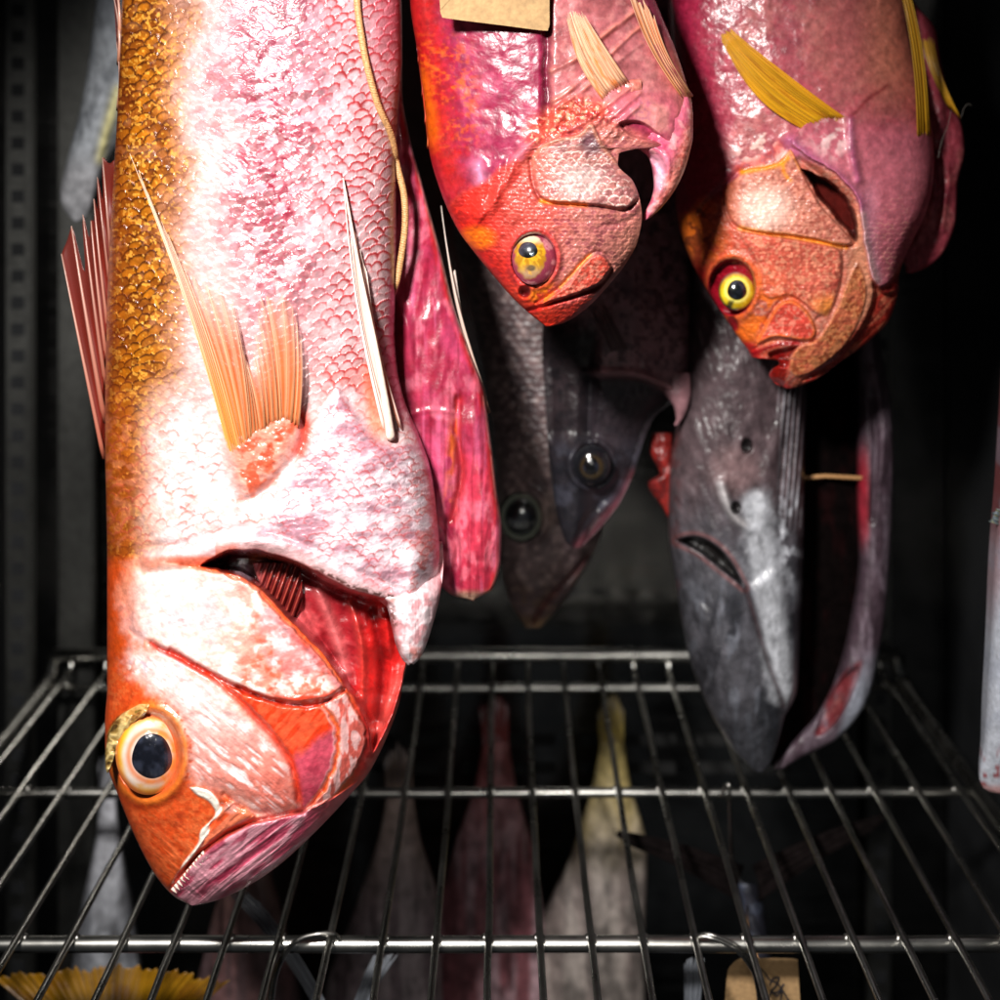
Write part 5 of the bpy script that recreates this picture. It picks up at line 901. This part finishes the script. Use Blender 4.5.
def d2_paint(u, v):
    n = fbm(u / 22, v / 26, 4, 153); n2 = fbm(u / 5, v / 6, 3, 154); p = Paint(u, v, (150, 116, 120), .42); p.add(ss(.5, .65, n2) * .7, (62, 46, 50)); p.add(ss(.5, .7, n) * .5, (86, 60, 66))
    p.add(ss(608, 590, u) * ss(300, 340, v) * .95, (14, 14, 18)); lo = ss(-3, 5, (v - 376) - .0064 * np.maximum(0, u - 620) ** 2) * ss(575, 600, u); p.add(lo * .95, (34, 30, 36)); p.add(np.exp(-(((v - 373) - .0064 * np.maximum(0, u - 620) ** 2) / 4) ** 2) * ss(585, 605, u) * .8, (176, 126, 130)); p.add(ss(430, 470, v) * .7, (28, 28, 34)); p.add(ss(.5, .7, n) * ss(430, 470, v) * .5, (70, 70, 82)); p.add(line_h(u, v, [(578, 545), (596, 528), (618, 502), (634, 474)], 5) * .6, (100, 44, 52)); return p.c  # black shade put into the colour of the cavity and below the collar
b6.build('body', M['dull'], d2, 130, 320, d2_relief, d2_paint, nb=20, vs=np.concatenate([np.linspace(-180, 195, 50), np.linspace(197, 548, 290)]))
eye(d2, 592, 465, 19, 20, float(b6.depth(592., 465.)) + .002, .008, lambda q, a, u, v: Paint(u, v, (20, 20, 24), .15).add(ss(14, 9, np.hypot(u - 592, v - 467)), (52, 40, 22)).add(ss(.75, .98, q) * .6, (30, 30, 34)).c, (591, 466, 8, 9, (4, 4, 5)))
hk2 = Body([(660, 372), (664, 392), (674, 408), (676, 420), (674, 425)], [(690, 372), (691, 392), (688, 408), (682, 420), (677, 426)], [(372, .004), (400, .006), (426, .001)], D6 - .014, 373, 425.5, .8)
hk2.build('collar_hook', M['dull'], d2, 26, 40, lambda u, v: .6 * (fbm(u / 5, v / 5, 2, 3) - .5), lambda u, v: Paint(u, v, (150, 108, 114), .4).c, nb=10)
fin('pectoral_fin', [(612, 352), (620, 350), (628, 350)], [(588, 305), (594, 302), (602, 300)], 5, d2, [D6 - .03] * 2, [D6 - .04] * 2, ofin((120, 96, 96), (86, 66, 70), (150, 124, 120)), ((140, 110, 108), (160, 140, 136)), jag=.2, seed=31)

# ------------------------------------------------------------------ grey tail on the back side, white fish at the other side
D7 = 0.86
gt = thing('hanging_grey_fish', 'pale grey fish with a yellowish fin streak, behind the golden back of the snapper', 'fish', P3(75, 222, D7), 'fish hung head down above the shelf')
b7 = Body([(112, -180), (104, -60), (96, 0), (90, 50), (82, 100), (71, 145), (62, 180), (60, 198), (66, 213), (74, 222)], [(190, -180), (185, -60), (178, 0), (170, 60), (150, 105), (122, 140), (108, 165), (98, 190), (88, 215), (79, 222)], [(-180, .02), (0, .028), (120, .022), (200, .010), (222, .002)], D7, -180, 222, .8)
b7.build('body', M['dull'], gt, 70, 160, lambda u, v: 2 * (ridge(u / 12 + v / 30, v / 40, 3, 3) - .5) + 2.5 * line_h(u, v, [(116, 95), (106, 130), (98, 170), (90, 205)], 6), lambda u, v: Paint(u, v, (146, 150, 156), .4).add(ss(.45, .65, fbm(u / 14, v / 24, 3, 5)) * .6, (96, 100, 106)).add(line_h(u, v, [(118, 90), (108, 125), (100, 160)], 5) * .8, (206, 196, 130)).add(ss(140, 180, v) * .5, (150, 146, 148)).add(ss(60, 0, v) * .6, (60, 64, 72)).c, nb=16)
D8 = 0.70
wf = thing('hanging_white_fish', 'bluish white fish side with torn red bits at its lower end by the dark wall', 'fish', P3(1030, 796, D8), 'fish hung head down above the shelf')
b8 = Body([(1020, -100), (1010, 300), (1000, 480), (993, 560), (989, 640), (986, 690), (983, 740), (979, 776), (984, 790), (1010, 796)], [(1100, -100), (1110, 300), (1110, 600), (1095, 740), (1060, 790), (1030, 796)], [(-100, .02), (400, .03), (700, .024), (796, .004)], D8, -100, 796, .8)
b8.build('body', M['skin'], wf, 80, 220, lambda u, v: 1.6 * (fbm(u / 12, v / 20, 3, 3) - .5) + .8 * scales(u, v, 9, 5)[0], lambda u, v: Paint(u, v, (176, 180, 190), .4).add(ss(560, 500, v) * .9, (86, 30, 32)).add(ss(650, 580, v + 2 * (u - 990)) * .5, (140, 60, 60)).add(ss(.55, .68, fbm(u / 8, v / 8, 3, 4)) * ss(735, 775, v) * .9, (136, 24, 26)).add(ss(782, 790, v) * .7, (190, 120, 110)).add(ss(.5, .7, fbm(u / 10, v / 20, 3, 9)) * .4, (150, 156, 172)).c, nb=14)
fin('pelvic_fin', [(1004, 526), (1006, 520), (1008, 512)], [(988, 521), (990, 516), (994, 508)], 3, wf, [D8 - .006] * 2, [D8 - .012] * 2, ofin((90, 110, 120), (150, 140, 60), (60, 80, 90)), ((120, 130, 130), (150, 150, 140)), jag=.2, seed=33)

# ------------------------------------------------------------------ below the shelf
def lower_fish(name, label, L, R, T, d, v0, v1, cols, seed):
    t = thing(name, label, 'fish', P3((L[-1][0] + R[-1][0]) / 2, v1, d), 'fish hung under the shelf')
    b = Body(L, R, T, d, v0, v1, .8); c0, c1, c2 = cols
    b.build('body', M['dull'], t, 70, 200, lambda u, v: 2.6 * (fbm(u / 16, v / 50, 3, seed) - .5) + 1.6 * (ridge(u / 22, v / 140, 3, seed) - .5), lambda u, v: Paint(u, v, c0, .4).add(ss(.45, .62, fbm(u / 11, v / 110, 4, seed + 1)) * .9, c1).add(ss(.5, .7, fbm(u / 9, v / 26, 3, seed + 2)) * .6, tuple(int(x * .45) for x in c0)).add(ss(v0 + 150, v0, v) * .8, c2).c, nb=14)
    return t, b
def reflection_fish(label, cx, w, top, d, cols, seed, lean=0):  # solid fish forms added in place of blurred reflections in the back wall
    k = d / 1.0; L = [(cx - .10 * w, top), (cx - .16 * w, top + 40), (cx - .34 * w, top + 110), (cx - .5 * w + lean, top + 220), (cx - .5 * w + lean, top + 320), (cx - .3 * w + lean, top + 430), (cx - .06 * w + lean, top + 480)]
    R = [(cx + .10 * w, top), (cx + .15 * w, top + 40), (cx + .30 * w, top + 110), (cx + .46 * w + lean, top + 220), (cx + .5 * w + lean, top + 320), (cx + .34 * w + lean, top + 430), (cx + .08 * w + lean, top + 480)]
    t, b = lower_fish('lower_fish', label, L, R, [(top, .004), (top + 100, .014), (top + 300, .026), (top + 480, .004)], d, top, top + 480, cols, seed)
    c = ofin(cols[2], cols[1], cols[0])
    fin('tail_fin', [(cx - .1 * w, top + 8), (cx, top + 2), (cx + .1 * w, top + 8)], [(cx - .13 * w, top - 36), (cx - .02 * w, top - 52), (cx + .10 * w, top - 40)], 8, t, [d] * 2, [d] * 2, c, (cols[2], cols[1]), jag=.15, seed=seed, rays=False)
reflection_fish('pink red fish form under the shelf standing in for a wall reflection, behind the front rods', 496, 128, 742, .985, ((130, 80, 86), (164, 136, 142), (140, 70, 68)), 61, -6)
reflection_fish('cream white fish form with a yellow tail under the shelf standing in for a wall reflection', 612, 118, 742, .99, ((150, 140, 134), (120, 108, 104), (190, 168, 96)), 64, -22)
reflection_fish('dim greyish white fish form under the shelf standing in for a wall reflection, below the snapper jaw', 400, 126, 792, .93, ((150, 136, 138), (112, 96, 100), (140, 120, 110)), 67, -14)
reflection_fish('pale grey fish form under the shelf standing in for a wall reflection in the slotted corner', 108, 80, 800, .93, ((140, 142, 148), (104, 106, 112), (160, 160, 166)), 70)
reflection_fish('brown pink fish form under the shelf standing in for a wall reflection between the snapper jaw and the hook loop', 250, 120, 820, .92, ((110, 80, 80), (84, 66, 68), (120, 90, 80)), 73)
# dark forked tail on a hook
D9 = .845
tl = thing('lower_fish', 'black fish under the shelf with wide forked tail fin spread on a hook', 'fish', P3(757, 1160, D9), 'fish hung under the shelf')
tb = Body([(738, 884), (742, 910), (744, 950), (730, 1000), (712, 1080), (740, 1160)], [(756, 884), (764, 910), (770, 950), (785, 1000), (806, 1080), (774, 1160)], [(884, .004), (950, .012), (1080, .022), (1160, .004)], D9, 884, 1160, .8)
tb.build('body', M['dull'], tl, 50, 120, lambda u, v: 1.5 * (fbm(u / 10, v / 16, 3, 3) - .5), lambda u, v: Paint(u, v, (38, 38, 46), .4).add(ss(.5, .7, fbm(u / 8, v / 14, 3, 4)) * .6, (70, 76, 92)).c, nb=12)
dk = ofin((20, 16, 16), (11, 9, 9), (9, 8, 8))
fin('tail_lobe', [(752, 912), (744, 898), (740, 884), (744, 866)], [(620, 842), (616, 838), (612, 833), (611, 829)], 8, tl, [D9 - .004] * 2, [D9 - .012] * 2, dk, ((44, 36, 34), (26, 22, 22)), rays=False, opac=(1, 1), mat='lining', jag=.05, bow=.03, seed=41)
fin('tail_lobe', [(746, 912), (754, 898), (758, 884), (752, 866)], [(880, 828), (885, 822), (889, 817), (892, 811)], 8, tl, [D9 - .004] * 2, [D9 - .012] * 2, dk, ((44, 36, 34), (26, 22, 22)), rays=False, opac=(1, 1), mat='lining', jag=.05, bow=-.03, seed=42)
def hook(label, pts, d, r=.0011, gap=0.0):
    t = thing('wire_hook', label, 'hook', P3(pts[-1][0], pts[-1][1], d[-1]), 'wire hooks on the shelf')
    q = smooth(pts, False, 8); dd = np.interp(np.linspace(0, 1, len(q)), np.linspace(0, 1, len(d)), d)
    tube('wire', P3(q[:, 0], q[:, 1], dd), r, M['chrome'], t, 8)
    if gap: tube('wire', P3(q[:, 0] - gap * 1.0, q[:, 1] + gap * .6, dd + .002), r, M['chrome'], t, 8)
    return t
hook('bent double wire hook over the front bar near the snapper jaw', [(342, 944), (334, 934), (318, 934), (298, 940), (283, 958), (274, 985), (271, 1030), (276, 1070)], [.69, .682, .680, .680, .684, .69, .70, .70], .0011, 3)
hook('bent double wire hook over the front bar beside the lower card tag', [(690, 946), (698, 937), (712, 938), (734, 948), (750, 966), (757, 985), (760, 1020), (757, 1070)], [.69, .682, .680, .680, .684, .69, .70, .70], .0011, -3)
hook('thin rusty wire hook holding the forked black tail', [(722, 796), (725, 786), (729, 786), (730, 800), (731, 830), (733, 862), (742, 884)], [.826, .812, .81, .815, .83, .84, .845], .0010)
# yellow tail, grey tails
yt = thing('lower_fish', 'fish under the shelf with ragged bright yellow tail fin', 'fish', P3(110, 1200, .78), 'fish hung under the shelf')
Body([(104, 1060), (100, 1100), (84, 1150), (100, 1200)], [(116, 1060), (122, 1100), (140, 1150), (120, 1200)], [(1060, .006), (1150, .016), (1200, .004)], .78, 1060, 1200, .8).build('body', M['dull'], yt, 30, 60, None, lambda u, v: Paint(u, v, (190, 120, 110), .4).c, nb=10)
fin('tail_fin', [(100, 1070), (106, 1062), (112, 1062), (120, 1070)], [(-10, 974), (50, 968), (130, 963), (232, 978)], 26, yt, [.78] * 2, [.79, .77], ofin((176, 128, 18), (140, 88, 16), (166, 116, 30)), ((160, 110, 16), (180, 140, 40)), jag=.06, seed=51, label='ragged yellow tail fin')
g9 = thing('lower_fish', 'fish under the shelf with narrow grey tail lobe beside the looped hook', 'fish', P3(345, 1200, .74), 'fish hung under the shelf')
Body([(338, 1040), (330, 1100), (325, 1150), (340, 1200)], [(352, 1040), (366, 1100), (372, 1150), (350, 1200)], [(1040, .005), (1150, .014), (1200, .004)], .74, 1040, 1200, .8).build('body', M['dull'], g9, 30, 60, None, lambda u, v: Paint(u, v, (110, 112, 120), .4).c, nb=10)
gcol = ofin((116, 120, 128), (80, 84, 92), (130, 134, 140))
fin('tail_lobe', [(338, 1050), (344, 1044)], [(228, 892), (246, 886)], 5, g9, [.74] * 2, [.755] * 2, gcol, ((120, 124, 130), (150, 154, 160)), jag=.1, bow=.05, seed=52)
fin('tail_lobe', [(346, 1044), (352, 1050)], [(378, 948), (398, 954)], 5, g9, [.74] * 2, [.745] * 2, gcol, ((120, 124, 130), (150, 154, 160)), jag=.1, bow=-.05, seed=53)
g10 = thing('lower_fish', 'fish under the shelf with small dark grey tail left of the lower card tag', 'fish', P3(690, 1200, .73), 'fish hung under the shelf')
Body([(684, 1040), (676, 1100), (672, 1150), (685, 1200)], [(698, 1040), (710, 1100), (716, 1150), (694, 1200)], [(1040, .005), (1150, .014), (1200, .004)], .73, 1040, 1200, .8).build('body', M['dull'], g10, 30, 60, None, lambda u, v: Paint(u, v, (90, 92, 100), .4).c, nb=10)
fin('tail_lobe', [(686, 1050), (696, 1044)], [(684, 955), (704, 958)], 5, g10, [.73] * 2, [.735] * 2, gcol, ((100, 104, 110), (120, 124, 130)), jag=.1, seed=54)
lt = thing('kraft_tag', 'brown kraft card tag with dark handwriting hanging under the shelf', 'tag', P3(765, 1060, .72))
tp = smooth([(727, 975), (732, 964), (742, 958), (755, 958), (780, 958), (796, 959), (798, 964), (800, 1000), (804, 1050), (802, 1058), (760, 1062), (732, 1060), (727, 1054), (725, 1010)], True, 3)
V = np.concatenate([P3(tp[:, 0], tp[:, 1], .72), P3(tp[:, 0], tp[:, 1], .7207)]); n = len(tp)
mesh_obj('card', V, [tuple(range(n)), tuple(range(2 * n - 1, n - 1, -1))] + [(i, i + n, (i + 1) % n + n, (i + 1) % n) for i in range(n)], M['card'], lt, smooth_=False)
for pts in ([(757, 966), (764, 972), (770, 980), (778, 984), (786, 996), (792, 1006)], [(770, 985), (773, 979), (779, 978), (776, 986), (771, 992), (778, 992), (784, 984)], [(768, 998), (772, 992), (777, 996), (782, 990), (780, 1002)]):
    q = smooth(pts, False, 6); tube('pen_stroke', P3(q[:, 0], q[:, 1], .7197), .00045, M['ink'], lt, 5)
tube('string', [P3(760, 966, .7195), P3(748, 930, .75), P3(747, 905, .838)], .0006, M['cord'], lt, 6)
# loose slime threads and fibres
for nm, lab, pts, dd in (('slime_thread', 'fine curled thread sticking out by the far yellow pelvic fin', [(961, 118), (964, 108), (968, 104), (972, 106)], [D3 + .012] * 2), ('slime_thread', 'fine hair hanging across the shaded belly flap of the yellow finned fish', [(951, 110), (948, 125), (942, 140), (938, 158)], [D3 - .004, D3 - .008])):
    q = smooth(pts, False, 6); o = tube(nm, P3(q[:, 0], q[:, 1], np.linspace(dd[0], dd[1], len(q))), .00009, M['fibre'], None, 5); o['label'] = lab; o['category'] = 'thread'
